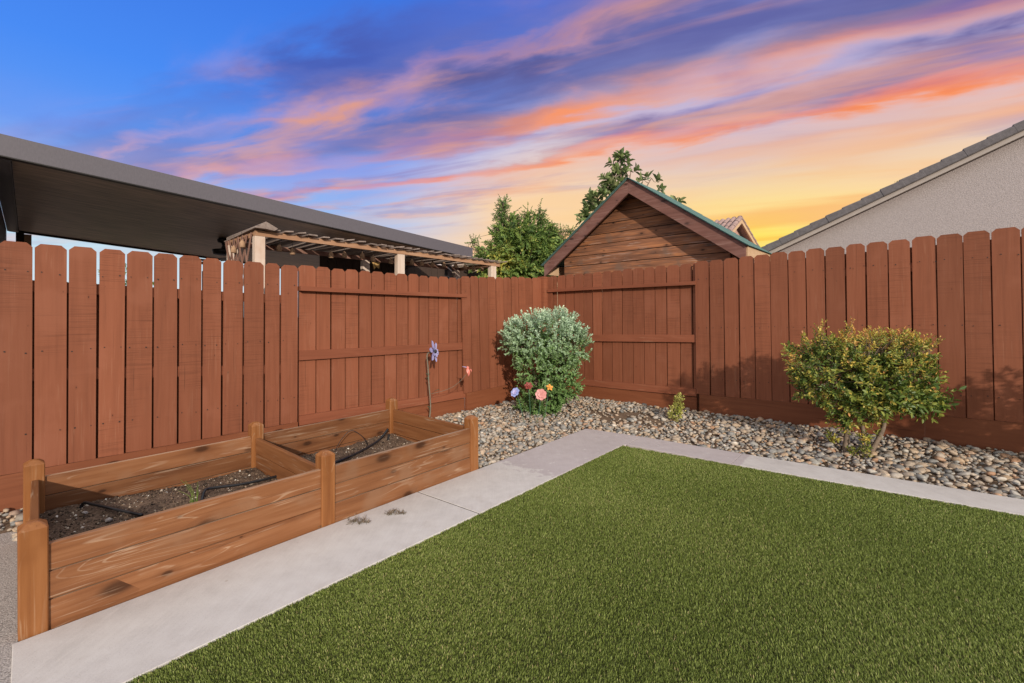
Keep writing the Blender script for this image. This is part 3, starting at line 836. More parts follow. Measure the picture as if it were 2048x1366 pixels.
SOIL = .145
def soil_z(x, y):
    return SOIL + .012 * np.sin(x * 4.7 + 1.3 * np.sin(y * 5)) + .012 * np.sin(y * 6.1 + x * 2.2) + .006 * np.sin(x * 23 + y * 9) * np.sin(y * 19)
def soil_patch(name, x0, x1, label):
    nx, ny = 60, 50
    X, Y = np.meshgrid(np.linspace(x0, x1, nx), np.linspace(.052, PD + .02, ny), indexing='ij')
    if x0 < .2: X = X + SKEW * (1 - (X - x0) / (x1 - x0)) * Y / PD
    Z = soil_z(X, Y) + RNG.normal(0, .003, X.shape)
    V = np.stack([X, Y, Z], -1).reshape(-1, 3)
    i, j = np.meshgrid(np.arange(nx - 1), np.arange(ny - 1), indexing='ij'); q = (i * ny + j).ravel()
    F = np.stack([q, q + ny, q + ny + 1, q + 1], 1)
    V = (np.c_[V, np.ones(len(V))] @ np.array(PLm).T)[:, :3]
    o = bpy.data.objects.new(name, np_mesh(name, V, F, M['soil_base'], True)); link(o)
    props(o, label, 'soil', kind='stuff')
    # crumbs and bark chips
    m = 4200
    cx_ = RNG.uniform(x0 + (.055 if x0 < .2 else .01), x1 - .01, m); cy_ = RNG.uniform(.06, PD + .01, m); cz_ = soil_z(cx_, cy_) + .001
    s_ = RNG.gamma(2.0, .0026, m) + .0022
    tet = np.array([(1, 0, -.3), (-.5, .87, -.3), (-.5, -.87, -.3), (0, 0, .8)], np.float32)
    th = RNG.random(m) * 6.28; el_ = .5 + RNG.random(m) * 1.2
    Vx = tet[None, :, 0] * el_[:, None]; Vy = tet[None, :, 1] * np.ones((m, 1)); Vz = tet[None, :, 2] * np.ones((m, 1)) * .7
    ca, sa = np.cos(th)[:, None], np.sin(th)[:, None]
    V = np.stack([cx_[:, None] + s_[:, None] * (Vx * ca - Vy * sa), cy_[:, None] + s_[:, None] * (Vx * sa + Vy * ca), cz_[:, None] + s_[:, None] * Vz], -1).reshape(-1, 3)
    b0 = np.arange(m) * 4
    T = np.concatenate([np.stack([b0 + a, b0 + b, b0 + c], 1) for a, b, c in ((0, 2, 1), (0, 1, 3), (1, 2, 3), (2, 0, 3))])
    V = (np.c_[V, np.ones(len(V))] @ np.array(PLm).T)[:, :3]
    r = RNG.random(m)
    c_ = bpy.data.objects.new('soil_crumbs', np_mesh('soil_crumbs', V, T, M['soil'], False, {'rnd': np.repeat(r, 4)}))
    link(c_, o); props(c_, kind='stuff')
soil_patch('soil', PW / 2 + .02, PW / 2 + PS - .02, 'dark crumbly soil in the near bay of the planter box')
soil_patch('soil', PW / 2 + PS + .02, PW / 2 + 2 * PS - .02, 'dark crumbly soil in the far bay of the planter box')

def soil_hit(x, y, up=0.0):
    d = Vector(((x - PCX) / PF, 1, (PHY - y) / PF)); o = Vector((0, 0, HC))
    h = PL0.z + SOIL + up
    t = (h - HC) / d.z
    p = o + d * t
    l = PLi @ p
    h += float(soil_z(l.x, l.y)) - SOIL
    t = (h - HC) / d.z
    return o + d * t
def spline(pts, nseg=6):
    pts = [Vector(p) for p in pts]; out = []
    for k in range(len(pts) - 1):
        p0 = pts[max(k - 1, 0)]; p1 = pts[k]; p2 = pts[k + 1]; p3 = pts[min(k + 2, len(pts) - 1)]
        for t in range(nseg):
            t /= nseg
            out.append(.5 * ((2 * p1) + (p2 - p0) * t + (2 * p0 - 5 * p1 + 4 * p2 - p3) * t * t + (3 * p1 - p0 - 3 * p2 + p3) * t ** 3))
    out.append(pts[-1])
    return out
def tube_obj(name, pts, rad, mat, label=None, cat=None, parent=None, nseg=6, sides=8, group=None):
    o = MB().tube(spline(pts, nseg), rad, sides).build(name, mat, parent, smooth=True)
    return props(o, label, cat, group)
h0 = soil_hit(160, 1020, -.01)
tube_obj('drip_hose', [h0, soil_hit(168, 1006, .035), soil_hit(185, 1008, .035), soil_hit(230, 1018, .022), soil_hit(284, 1030, .012)], .0105, M['hose'], 'short black drip hose poking from soil at left end of planter', 'hose')
tube_obj('drip_hose', [soil_hit(403, 1003, -.01), soil_hit(409, 982, .035), soil_hit(424, 976, .04), soil_hit(480, 969, .03), soil_hit(540, 956, .02), soil_hit(590, 942, .012)], .0105, M['hose'], 'black drip hose beside the divider in near bay of planter', 'hose')
tube_obj('drip_hose', [soil_hit(655, 931, .012), soil_hit(690, 917, .02), soil_hit(720, 903, .03), soil_hit(745, 889, .045), soil_hit(762, 876, .07), soil_hit(776, 858, .12)], .012, M['hose'], 'black drip hose rising to the corner post in far bay', 'hose')
w0, w1 = soil_hit(668, 905, -.01), soil_hit(738, 897, -.01)
wm = (w0 + w1) / 2
tube_obj('drip_line', [w0, w0.lerp(wm, .45) + Vector((0, 0, .13)), wm + Vector((0, 0, .20)), w1.lerp(wm, .35) + Vector((0, 0, .12)), w1], .0035, M['hose'], 'thin black drip line arching over soil in far bay', 'hose', sides=6)
MB().tube([soil_hit(776, 880, -.01), soil_hit(778, 868, .05)], .012, 8).build('hose_stake', M['hose'], label='black hose stake standing beside the rear corner post of planter', cat='stake')
# pale stone chips on the soil
for k, (x, y, s_) in enumerate([(218, 1040, .022), (170, 1025, .016), (440, 950, .014)]):
    p = soil_hit(x, y, .008)
    mb = MB(); import bmesh
    bm = bmesh.new(); bmesh.ops.create_icosphere(bm, subdivisions=1, radius=s_)
    for v in bm.verts:
        v.co *= random.uniform(.7, 1.25); v.co.z *= .7
    me = bpy.data.meshes.new('pebble'); bm.to_mesh(me); bm.free(); me.materials.append(M['patio'])
    o = bpy.data.objects.new('pebble', me); o.location = p; link(o)
    props(o, ['largest pale stone chip on the planter soil', 'small grey stone chip near the hose at planter end', 'small stone chip near the planter divider'][k], 'stone')

# ================================================================== foliage
def leaf_mesh(cent, axis, normal, length, width, rnd, fold=.25, curl=.12):
    """six-sided folded leaves; all inputs arrays of n"""
    n_ = len(cent)
    axis = axis / np.linalg.norm(axis, axis=1, keepdims=True)
    side = np.cross(axis, normal); side /= np.maximum(np.linalg.norm(side, axis=1, keepdims=True), 1e-6)
    up = np.cross(side, axis)
    L = length[:, None]; W = width[:, None]
    V = np.empty((n_, 6, 3), np.float32)
    V[:, 0] = cent
    V[:, 1] = cent + axis * L * .35 + side * W * .5 + up * W * fold
    V[:, 2] = cent + axis * L * .72 + side * W * .42 + up * (W * fold - L * curl * .4)
    V[:, 3] = cent + axis * L - up * L * curl
    V[:, 4] = cent + axis * L * .72 - side * W * .42 + up * (W * fold - L * curl * .4)
    V[:, 5] = cent + axis * L * .35 - side * W * .5 + up * W * fold
    b0 = np.arange(n_) * 6
    F = np.concatenate([np.stack([b0, b0 + 1, b0 + 2, b0 + 3], 1), np.stack([b0, b0 + 3, b0 + 4, b0 + 5], 1)])
    return V.reshape(-1, 3), F, np.repeat(rnd, 6)

def unit(v):
    return v / np.maximum(np.linalg.norm(v, axis=1, keepdims=True), 1e-6)

def crown(blobs, n_sprig, n_leaf, sprig_len, leaf_len, leaf_w, rnd_fn, up=.5, fill=.35, spread=.9, flat=False, pairs=False, seed=1, squash=1.0, droop=0.0):
    """sprigs spread through a set of ellipsoids; returns leaf mesh data and sprig base points/tips"""
    g = np.random.default_rng(seed)
    c = np.array([b[0] for b in blobs], float); r = np.array([b[1] for b in blobs], float)
    wgt = (r.prod(1)) ** .67; wgt /= wgt.sum()
    k = g.choice(len(blobs), n_sprig * 3, p=wgt)
    d = unit(g.normal(size=(n_sprig * 3, 3)))
    rad = np.where(g.random(n_sprig * 3) < fill, g.random(n_sprig * 3) ** .5 * .9, .86 + .16 * g.random(n_sprig * 3))
    p = c[k] + d * r[k] * rad[:, None]
    # drop points deep inside another blob
    deep = np.zeros(len(p), bool)
    for q in range(len(blobs)):
        e = np.linalg.norm((p - c[q]) / r[q], axis=1)
        deep |= (e < .55) & (k != q)
    sel = np.where(~deep)[0][:n_sprig]
    p = p[sel]; d = unit(d[sel] / r[k[sel]]); rad = rad[sel]
    m = len(p)
    sd = unit(d * .8 + np.array([0, 0, up]) + g.normal(0, .35, (m, 3)))
    sl = sprig_len * (.6 + .8 * g.random(m))
    base = p - sd * sl[:, None] * .6
    t = (np.arange(n_leaf) + .5) / n_leaf
    ref = unit(np.cross(sd, g.normal(size=(m, 3)))); oth = np.cross(sd, ref)
    cent = base[:, None] + sd[:, None] * (sl[:, None] * t[None])[:, :, None]
    if pairs:
        ph_ = (np.arange(n_leaf) % 2) * np.pi + (np.arange(n_leaf) // 2) * .15
    else:
        ph_ = np.arange(n_leaf) * 2.4
    ph_ = ph_[None] + g.random(m)[:, None] * 6.28
    radial = ref[:, None] * np.cos(ph_)[:, :, None] + oth[:, None] * np.sin(ph_)[:, :, None]
    tt = t[None, :, None]
    axis = sd[:, None] * (.35 + .75 * tt) + radial * spread * (1.1 - .5 * tt) + g.normal(0, .14, (m, n_leaf, 3)) + np.array([0, 0, -droop])
    nor = sd[:, None] * 1.0 + radial * -.3 + np.array([0, 0, .5]) + g.normal(0, .2, (m, n_leaf, 3))
    ll = leaf_len * (.6 + .6 * g.random((m, n_leaf))) * (1.05 - .35 * t[None])
    lw = leaf_w * (.75 + .5 * g.random((m, n_leaf))) * (1.05 - .3 * t[None])
    rn = rnd_fn(g, cent.reshape(-1, 3), np.repeat(rad, n_leaf), np.tile(t, m), np.repeat(g.random(m), n_leaf))
    V, F, A_ = leaf_mesh(cent.reshape(-1, 3), axis.reshape(-1, 3), nor.reshape(-1, 3), ll.ravel(), lw.ravel(), np.clip(rn, 0, 1))
    tips = base + sd * sl[:, None]
    return V, F, A_, base, tips

def twigs(mb, tips_from, base, count, g, r=.003):
    """thin twigs that join sprigs to limbs"""
    idx = g.choice(len(base), min(count, len(base)), replace=False)
    T = np.array(tips_from)
    for i in idx:
        b = base[i]
        q = T[np.argmin(np.linalg.norm(T - b, axis=1))]
        mid = (q + b) / 2 + g.normal(0, .02, 3)
        mb.tube([q, mid, b], [r * 1.5, r * 1.2, r * .7], 4, False)

def plant(name, label, cat, loc, crowns, leaf_mats, stems, bark='bark', group=None, twig=120, twig_r=.003, seed=3, stem_name='stem', leaf_name='foliage', one_stem=False, no_twig=()):
    root = empty(name, loc, label=label, cat=cat, group=group)
    g = np.random.default_rng(seed)
    mb = MB(); ends = []
    for st in stems:
        pts, rads = st
        sp = spline(pts, 4)
        rr = np.interp(np.linspace(0, 1, len(sp)), np.linspace(0, 1, len(rads)), rads)
        if one_stem:
            mb.tube(sp, list(rr), 8)
        else:
            MB().tube(sp, list(rr), 8).build(stem_name, M[bark], root, smooth=True)
        ends += [np.array(p) for p in sp[len(sp) // 2:]]
    if one_stem:
        mb.build(stem_name, M[bark], root, smooth=True)
    tw = MB()
    for ci, (cr, lm) in enumerate(zip(crowns, leaf_mats)):
        V, F, A_, base, tips = cr
        o = bpy.data.objects.new(leaf_name, np_mesh(leaf_name, V, F, M[lm], False, {'rnd': A_})); link(o, root)
        if ends and ci not in no_twig: twigs(tw, ends, base, twig, g, twig_r)
        for b, t in zip(base[::2], tips[::2]):
            tw.tube([b, t], [twig_r * .7, twig_r * .4], 3, False)
    if tw.f:
        o = tw.build('twigs', M[bark], root); props(o, kind='stuff')
    return root

# --- silver shrub in the corner
sp0 = Vector((.47, 6.85, 0)); sp0.z = float(gravel_h(np.array(sp0.x), np.array(sp0.y)))
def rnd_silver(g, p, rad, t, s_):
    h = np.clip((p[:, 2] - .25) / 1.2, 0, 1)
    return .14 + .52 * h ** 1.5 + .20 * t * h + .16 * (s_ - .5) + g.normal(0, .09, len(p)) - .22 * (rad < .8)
blobs = [((0, 0, 1.12), (.60, .55, .40)), ((-.30, -.08, 1.10), (.34, .34, .30)), ((.34, -.05, 1.02), (.36, .36, .36)), ((.05, -.12, .70), (.50, .44, .40)), ((.02, -.08, .34), (.38, .36, .32)), ((.15, .02, 1.32), (.42, .36, .22)), ((-.05, -.15, .15), (.36, .30, .16)), ((.22, -.1, .45), (.34, .32, .3))]
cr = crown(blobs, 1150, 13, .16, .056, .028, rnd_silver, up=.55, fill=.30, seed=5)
st = [([(0, 0, -.05), (.03, .0, .3), (.08, .02, .7), (.12, .03, 1.1)], [.028, .022, .016, .008]), ([(.03, .02, -.05), (-.06, -.02, .3), (-.16, -.03, .65), (-.28, -.05, 1.0)], [.024, .02, .014, .007]),
      ([(-.02, .02, -.05), (.12, .02, .3), (.25, .0, .6), (.36, -.02, .95)], [.024, .02, .014, .007])]
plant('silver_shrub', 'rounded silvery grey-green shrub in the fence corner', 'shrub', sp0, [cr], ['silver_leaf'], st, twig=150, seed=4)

# --- variegated shrub on several trunks at the right
vp = gp(1735, 906)
vz = float(gravel_h(np.array(vp.x), np.array(vp.y)))
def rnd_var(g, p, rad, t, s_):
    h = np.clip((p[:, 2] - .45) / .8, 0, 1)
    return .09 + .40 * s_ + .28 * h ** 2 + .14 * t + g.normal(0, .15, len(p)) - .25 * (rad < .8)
blobs = [((-.50, 0, .93), (.28, .28, .25)), ((-.30, -.02, .74), (.40, .34, .30)), ((-.12, 0, .98), (.40, .32, .21)), ((.26, 0, .95), (.32, .30, .24)), ((.28, -.02, .72), (.34, .32, .28)), ((.46, -.04, .50), (.20, .18, .11)), ((.02, -.05, .66), (.42, .34, .28)), ((-.14, -.04, .48), (.32, .26, .16)), ((-.24, -.05, .36), (.14, .13, .12)), ((-.58, .02, .72), (.18, .2, .2))]
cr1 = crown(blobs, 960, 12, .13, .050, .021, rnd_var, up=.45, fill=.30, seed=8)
rnd_big = lambda g, p, rad, t, s_: .04 + .42 * s_ + g.normal(0, .10, len(p))
cr2 = crown([((.20, -.12, .70), (.42, .30, .26)), ((.46, -.05, .52), (.2, .2, .12)), ((0, -.2, .6), (.4, .2, .16))], 150, 9, .15, .080, .032, rnd_big, up=.25, fill=.1, seed=9)
tops = crown([((-.46, 0, 1.24), (.05, .05, .12)), ((-.17, 0, 1.25), (.05, .05, .11)), ((.50, 0, 1.08), (.04, .04, .10)), ((-.75, 0, .92), (.08, .05, .05)), ((.60, 0, .62), (.08, .06, .05)), ((.0, 0, 1.14), (.28, .2, .07)), ((.4, 0, 1.10), (.3, .2, .08))], 150, 10, .11, .034, .013, lambda g, p, rad, t, s_: .45 + .4 * s_ + g.normal(0, .12, len(p)), up=1.0, fill=.3, seed=10)
low = crown([((-.14, -.08, .05), (.10, .09, .06)), ((-.10, -.10, .16), (.06, .06, .07)), ((.13, .05, .22), (.07, .07, .08)), ((-.30, .1, .12), (.06, .06, .05))], 34, 8, .08, .05, .018, lambda g, p, rad, t, s_: .35 + .3 * s_ + g.normal(0, .1, len(p)), up=.6, fill=.3, seed=12)
st = [([(.0, .0, -.06), (.10, .0, .12), (.17, .01, .26), (.19, .02, .46), (.26, .02, .7)], [.026, .022, .019, .017, .010]),
      ([(-.02, .02, -.06), (-.03, .0, .12), (-.06, .0, .3), (-.10, .0, .5), (-.08, 0, .75)], [.020, .018, .017, .015, .009]),
      ([(-.20, .05, -.06), (-.19, .03, .12), (-.20, .02, .3), (-.22, .0, .48), (-.32, 0, .75)], [.026, .023, .021, .018, .010]),
      ([(-.10, .12, -.06), (-.11, .12, .14), (-.15, .1, .3), (-.13, .08, .45), (.0, .05, .75)], [.019, .017, .016, .014, .009])]
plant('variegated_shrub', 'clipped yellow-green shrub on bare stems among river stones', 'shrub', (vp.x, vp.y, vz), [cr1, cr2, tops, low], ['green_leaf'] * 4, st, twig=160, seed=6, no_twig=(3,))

# --- neighbouring shrub just outside the right edge; its shadow falls on the fence
op = Vector((5.12, 3.12, 0)); oz = float(gravel_h(np.array(op.x), np.array(op.y)))
cr = crown([((0, 0, .80), (.55, .45, .38)), ((-.3, 0, .72), (.34, .3, .3)), ((.25, 0, .9), (.36, .34, .3)), ((-.25, .1, .25), (.2, .2, .12))], 760, 12, .12, .05, .02, rnd_var, up=.4, fill=.35, seed=21)
plant('variegated_shrub', 'green shrub just past the right end whose shadow lies on fence', 'shrub', (op.x, op.y, oz), [cr], ['green_leaf'],
      [([(0, 0, -.05), (.03, 0, .3), (.1, 0, .8)], [.035, .03, .012]), ([(-.05, 0, -.05), (-.12, 0, .3), (-.2, 0, .75)], [.03, .025, .012])], twig=80, seed=14)

# --- small yellow plant in the stones
p = gp(1352, 846)
cr = crown([((0, 0, .12), (.085, .08, .11)), ((.03, 0, .26), (.06, .06, .09))], 80, 9, .08, .036, .018, lambda g, p, rad, t, s_: .25 + .5 * s_ + .2 * t + g.normal(0, .1, len(p)), up=.8, fill=.4, seed=31)
plant('small_plant', 'small upright yellow-green plant among river stones below the right fence', 'plant', (p.x, p.y, float(gravel_h(np.array(p.x), np.array(p.y)))), [cr], ['plant_leaf'], [([(0, 0, -.03), (.01, 0, .12), (.03, 0, .27)], [.005, .004, .002])], twig=10, seed=2)

# --- dry weeds on the path by the planter
for k, (x, y, lab) in enumerate([(712, 1044, 'dry grey weed sprawling on path at planter middle post'), (785, 1026, 'dry brown weed lying flat on path beyond planter middle post'), (632, 1052, 'small dry weed on path left of planter middle post')]):
    p = gp(x, y)
    sc_ = (.085, .08, .045)[k]
    cr = crown([((0, 0, .006), (sc_, sc_ * .6, .006)), ((sc_ * .7, -sc_ * .15, .006), (sc_ * .6, sc_ * .3, .005))], (46, 42, 14)[k], 9, .05, .011, .0055, lambda g, p, rad, t, s_: s_ * .8 + g.normal(0, .15, len(p)), up=0.0, fill=.6, seed=41 + k)
    V = cr[0]; V[:, 2] = np.abs(V[:, 2]) * .5 + .003
    plant('dry_weed', lab, 'weed', (p.x, p.y, p.z), [cr], ['dry'], [], seed=5 + k)
# grass shoots in the planter
p = soil_hit(385, 1006)
root = empty('grass_shoots', p, label='thin pale grass shoots in near bay of planter', cat='grass')
for k in range(9):
    a = random.uniform(-1, 1); h_ = random.uniform(.06, .17)
    MB().tube(spline([(0.02 * a, .01 * k % .03, -.01), (.03 * a, .01, h_ * .5), (.08 * a - .03, .0, h_)], 3), [.0022, .0022, .0018, .0016, .0013, .001, .0006], 4).build('blade', M['plant_leaf'], root)

# ================================================================== river stones
def stone_shapes(sub, cnt, seed):
    import bmesh
    out = []
    g = random.Random(seed)
    for k in range(cnt):
        bm = bmesh.new(); bmesh.ops.create_icosphere(bm, subdivisions=sub, radius=1.0)
        ax = [(Vector((g.gauss(0, 1), g.gauss(0, 1), g.gauss(0, 1))).normalized(), g.uniform(.6, .95)) for _ in range(4)]
        for v in bm.verts:
            c = v.co.copy()
            for a, lim in ax:                       # worn flats
                dd = c.dot(a)
                if dd > lim: c -= a * (dd - lim) * .75
            c.x *= 1.0; c.y *= .74; c.z *= .50
            v.co = c
        vs = np.array([v.co[:] for v in bm.verts], np.float32); fs = np.array([[v.index for v in f_.verts] for f_ in bm.faces], np.int32)
        bm.free(); out.append((vs, fs))
    return out
def rot_mats(th, tx, ty):
    c, s_ = np.cos, np.sin
    Rz = np.zeros((len(th), 3, 3)); Rz[:, 0, 0] = c(th); Rz[:, 0, 1] = -s_(th); Rz[:, 1, 0] = s_(th); Rz[:, 1, 1] = c(th); Rz[:, 2, 2] = 1
    Rx = np.zeros_like(Rz); Rx[:, 0, 0] = 1; Rx[:, 1, 1] = c(tx); Rx[:, 1, 2] = -s_(tx); Rx[:, 2, 1] = s_(tx); Rx[:, 2, 2] = c(tx)
    Ry = np.zeros_like(Rz); Ry[:, 1, 1] = 1; Ry[:, 0, 0] = c(ty); Ry[:, 0, 2] = s_(ty); Ry[:, 2, 0] = -s_(ty); Ry[:, 2, 2] = c(ty)
    return Rx @ Ry @ Rz
def stones():
    g = np.random.default_rng(77)
    # candidate positions: jittered grid in the fence frame
    step = .036
    a = np.arange(-7.6, -.03, step); b = np.arange(.03, 8.8, step)
    A, B = np.meshgrid(a, b, indexing='ij')
    A = A.ravel() + g.normal(0, step * .38, A.size); B = B.ravel() + g.normal(0, step * .38, B.size)
    X = CORNER[0] + A * u1[0] + B * u2[0]; Y = CORNER[1] + A * u1[1] + B * u2[1]
    ok = (A < -.085) & (B > .085) & (Y > .6) & (np.abs(X) < Y * 1.22 + .8)
    # stay off the path and lawn
    on = np.array([POLd.y, -POLd.x]); on2 = np.array([PORd.y, -PORd.x])
    sgl = (X - PO.x) * on[0] + (Y - PO.y) * on[1]; sgr = (X - PO.x) * on2[0] + (Y - PO.y) * on2[1]
    # positive means lawn side
    if (G0.x - PO.x) * on[0] + (G0.y - PO.y) * on[1] < 0: sgl = -sgl
    if (G0.x - PO.x) * on2[0] + (G0.y - PO.y) * on2[1] < 0: sgr = -sgr
    inside = (sgl > -.028) & (sgr > -.028)
    ok &= ~inside
    # stay out of the planter and off the patio
    lx = (X - PL0.x) * math.cos(PLang) + (Y - PL0.y) * math.sin(PLang); ly = -(X - PL0.x) * math.sin(PLang) + (Y - PL0.y) * math.cos(PLang)
    ok &= ~((lx > -.03) & (lx < 2 * PS + PW + .02) & (ly > -.05) & (ly < PD + PW + .03))
    ok &= ~((lx < 0.0) & ((X - pt0.x) * (pt1.y - pt0.y) - (Y - pt0.y) * (pt1.x - pt0.x) > 0))
    # bare earth patches
    bare = np.sin(X * 2.1 + 1.0) * np.sin(Y * 2.7 + .4) + .5 * np.sin(X * 5.3 + Y * 4.1)
    d2 = D2 - (X * N2[0] + Y * N2[1])
    drop = (bare > .55) & (d2 < 1.1) & (d2 > .15) & (Y > 5.6)
    ok &= ~(drop & (g.random(len(X)) < .72))
    ok &= (g.random(len(X)) < .93)
    X, Y = X[ok], Y[ok]; m = len(X)
    size = np.clip(g.lognormal(math.log(.0205), .42, m), .009, .050)
    Z = gravel_h(X, Y) + size * .22 + g.random(m) * .020
    th = g.random(m) * 6.28; tx = g.normal(0, .28, m); ty = g.normal(0, .28, m)
    rnd = g.random(m)
    # larger on screen first
    vis = (np.abs(X) < Y * 1.13) & (Y > 1.2) & ~((lx[ok] < 2 * PS) & (ly[ok] > PD))
    score = np.where(vis, size / Y, 0)
    big = np.argsort(-score)[:300]
    isbig = np.zeros(m, bool); isbig[big] = True
    sh = stone_shapes(2, 8, 5)
    meshes = [np_mesh('stone', v, f_, M['stone'], True) for v, f_ in sh]
    for k, i in enumerate(big):
        o = bpy.data.objects.new('stone', meshes[k % 8])
        o.location = (X[i], Y[i], Z[i]); o.scale = (size[i] * 1.1, size[i] * 1.1, size[i] * random.uniform(.85, 1.2))
        o.rotation_euler = (tx[i], ty[i], th[i])
        link(o, gravel)
    rest = np.where(~isbig)[0]
    Rm = rot_mats(th[rest], tx[rest], ty[rest])
    sh1 = stone_shapes(1, 6, 9)
    Vs, Fs, As = [], [], []; base = 0
    which = np.arange(len(rest)) % 6
    for s_ in range(6):
        idx = np.where(which == s_)[0]
        v, f_ = sh1[s_]
        P_ = np.einsum('nij,kj->nki', Rm[idx], v) * size[rest[idx]][:, None, None] * 1.1 + np.stack([X[rest[idx]], Y[rest[idx]], Z[rest[idx]]], 1)[:, None]
        Vs.append(P_.reshape(-1, 3)); Fs.append((f_[None] + (np.arange(len(idx)) * len(v))[:, None, None] + base).reshape(-1, 3))
        As.append(np.repeat(rnd[rest[idx]], len(v))); base += len(idx) * len(v)
    o = bpy.data.objects.new('river_stones', np_mesh('river_stones', np.concatenate(Vs), np.concatenate(Fs), M['stones'], True, {'rnd': np.concatenate(As)}))
    link(o, gravel); props(o, kind='stuff')
    print('stones', m)
stones()

# ================================================================== garden ornaments
def mcol(name, col, rough=.45, spec=.4):
    return plain(name, col, rough, spec, .12, 30.0)
M['lavender'] = mcol('lavender_paint', (.46, .44, .72))
M['lav_blue'] = mcol('periwinkle_paint', (.34, .40, .72))
M['pink'] = mcol('pink_paint', (.56, .24, .22))
M['coral'] = mcol('coral_paint', (.72, .22, .17))
M['red_petal'] = mcol('dark_red_paint', (.22, .04, .03))
M['orange_petal'] = mcol('orange_paint', (.72, .32, .06))
M['stake_green'] = mcol('stake_green', (.045, .12, .07))
M['stake_metal'] = plain('stake_metal', (.17, .15, .11), .5, .4, .3, 40.0)

def petals(root, center, facing, n_p, rad, wid, mat, cup=.35, ring_scale=1.0, name='petal', phase=0.0):
    f = Vector(facing).normalized(); a = f.orthogonal().normalized(); b = f.cross(a)
    for k in range(n_p):
        t = 2 * math.pi * k / n_p + phase
        d = (a * math.cos(t) + b * math.sin(t)); s_ = f.cross(d)
        prof = [(0, .10, 0), (.30, .55, .18), (.62, 1.0, .32), (.88, .72, .36), (1.0, .15, .30)]
        mb = MB(); L_, R_, C_ = [], [], []
        for (t_, w_, c_) in prof:
            c0 = center + d * rad * ring_scale * t_ + f * rad * cup * c_
            L_.append(c0 + s_ * wid * w_ * .5 + f * wid * .10); R_.append(c0 - s_ * wid * w_ * .5 + f * wid * .10); C_.append(c0)
        pts = L_ + C_ + R_ + [p - f * .003 for p in L_ + C_ + R_]
        m_ = len(prof); fs = []
        for i_ in range(m_ - 1):
            fs += [(i_, i_ + 1, m_ + i_ + 1, m_ + i_), (m_ + i_, m_ + i_ + 1, 2 * m_ + i_ + 1, 2 * m_ + i_)]
            q = 3 * m_
            fs += [(q + i_, q + m_ + i_, q + m_ + i_ + 1, q + i_ + 1), (q + m_ + i_, q + 2 * m_ + i_, q + 2 * m_ + i_ + 1, q + m_ + i_ + 1)]
        mb.poly(pts, fs)
        mb.build(name, mat, root, smooth=True)
def flat_leaf(root, a, b, w, mat, bulge=.02):
    a, b = Vector(a), Vector(b); d = b - a; s_ = d.cross(Vector((0, 0, 1))).normalized()
    mb = MB(); pts = []; fs = []
    prof = [(0, .1), (.25, .8), (.5, 1), (.75, .7), (1, .05)]
    for t, k in prof:
        c = a + d * t + Vector((0, 0, bulge * math.sin(t * 3.14)))
        pts += [c + s_ * w * k * .5, c - Vector((0, 0, w * .1)), c - s_ * w * k * .5]
    for i_ in range(4):
        q = i_ * 3
        fs += [(q, q + 1, q + 4, q + 3), (q + 1, q + 2, q + 5, q + 4)]
    mb.poly(pts, fs)
    return mb.build('leaf', mat, root, smooth=True)

# tall lavender flower with a hummingbird on a wire
SY = 5.75
bpos = gp(856, 852); SY = bpos.y
def rel(x, y, dy=0.0): return at(x, y, SY + dy) - fl.location
fl = empty('flower_stake', bpos, label='tall metal lavender flower stake with a coral hummingbird on a wire', cat='garden ornament')
bz = Vector((0, 0, float(gravel_h(np.array(bpos.x), np.array(bpos.y))) - bpos.z - .05))
stem_pts = [bz, rel(861, 815), rel(858, 770), rel(856, 735), rel(854, 712), rel(857, 706), rel(864, 703)]
MB().tube(spline(stem_pts, 5), .009, 8).build('stem', M['stake_metal'], fl, smooth=True)
fc = rel(866, 703)
face = Vector((1, -.22, .12))
petals(fl, fc, face, 6, .150, .070, M['lavender'], .25)
petals(fl, fc + face.normalized() * .015, face, 5, .085, .06, M['lavender'], .7, phase=.4)
o = MB().lathe([(.012, -.005), (.026, .0), (.026, .02), (.012, .032)], sides=10).build('flower_centre', M['dark'], fl, smooth=True)
o.location = fc + face.normalized() * .02; o.rotation_euler = face.to_track_quat('Z', 'Y').to_euler()
for (a, b, w_) in (((856, 752), (851, 748), .05), ((856, 758), (861, 745), .05), ((857, 762), (853, 755), .05)):
    flat_leaf(fl, rel(*a), rel(*b), w_, M['stake_green'])
flat_leaf(fl, rel(862, 789), rel(879, 779), .05, M['stake_green'])
flat_leaf(fl, rel(861, 822), rel(854, 812), .04, M['stake_green'])
wire = [rel(861, 788), rel(885, 782), rel(905, 774), rel(922, 761), rel(932, 749)]
MB().tube(spline(wire, 5), .0028, 6).build('wire', M['stake_metal'], fl, smooth=True)
bc = rel(937, 742)
bird = MB().tube([bc + Vector((-.012, 0, .045)), bc + Vector((-.012, 0, .026)), bc + Vector((0, 0, .0)), bc + Vector((.004, 0, -.032)), bc + Vector((-.002, 0, -.075))], [.006, .020, .026, .018, .003], 10).build('bird_body', M['coral'], fl, smooth=True)
hd = bc + Vector((-.010, 0, .045))
MB().lathe([(.002, -.02), (.014, -.012), (.020, 0), (.014, .012), (.002, .02)], hd, 10).build('bird_head', M['coral'], bird, smooth=True)
MB().tube([hd + Vector((-.015, 0, .004)), hd + Vector((-.075, 0, .016))], [.005, .0015], 6).build('beak', M['lavender'], bird)
flat_leaf(bird, bc + Vector((.012, 0, .02)), bc + Vector((.045, -.02, -.01)), .03, M['coral']).name = 'wing'
flat_leaf(bird, bc + Vector((-.012, -.01, .02)), bc + Vector((-.01, -.03, -.03)), .03, M['coral']).name = 'wing'

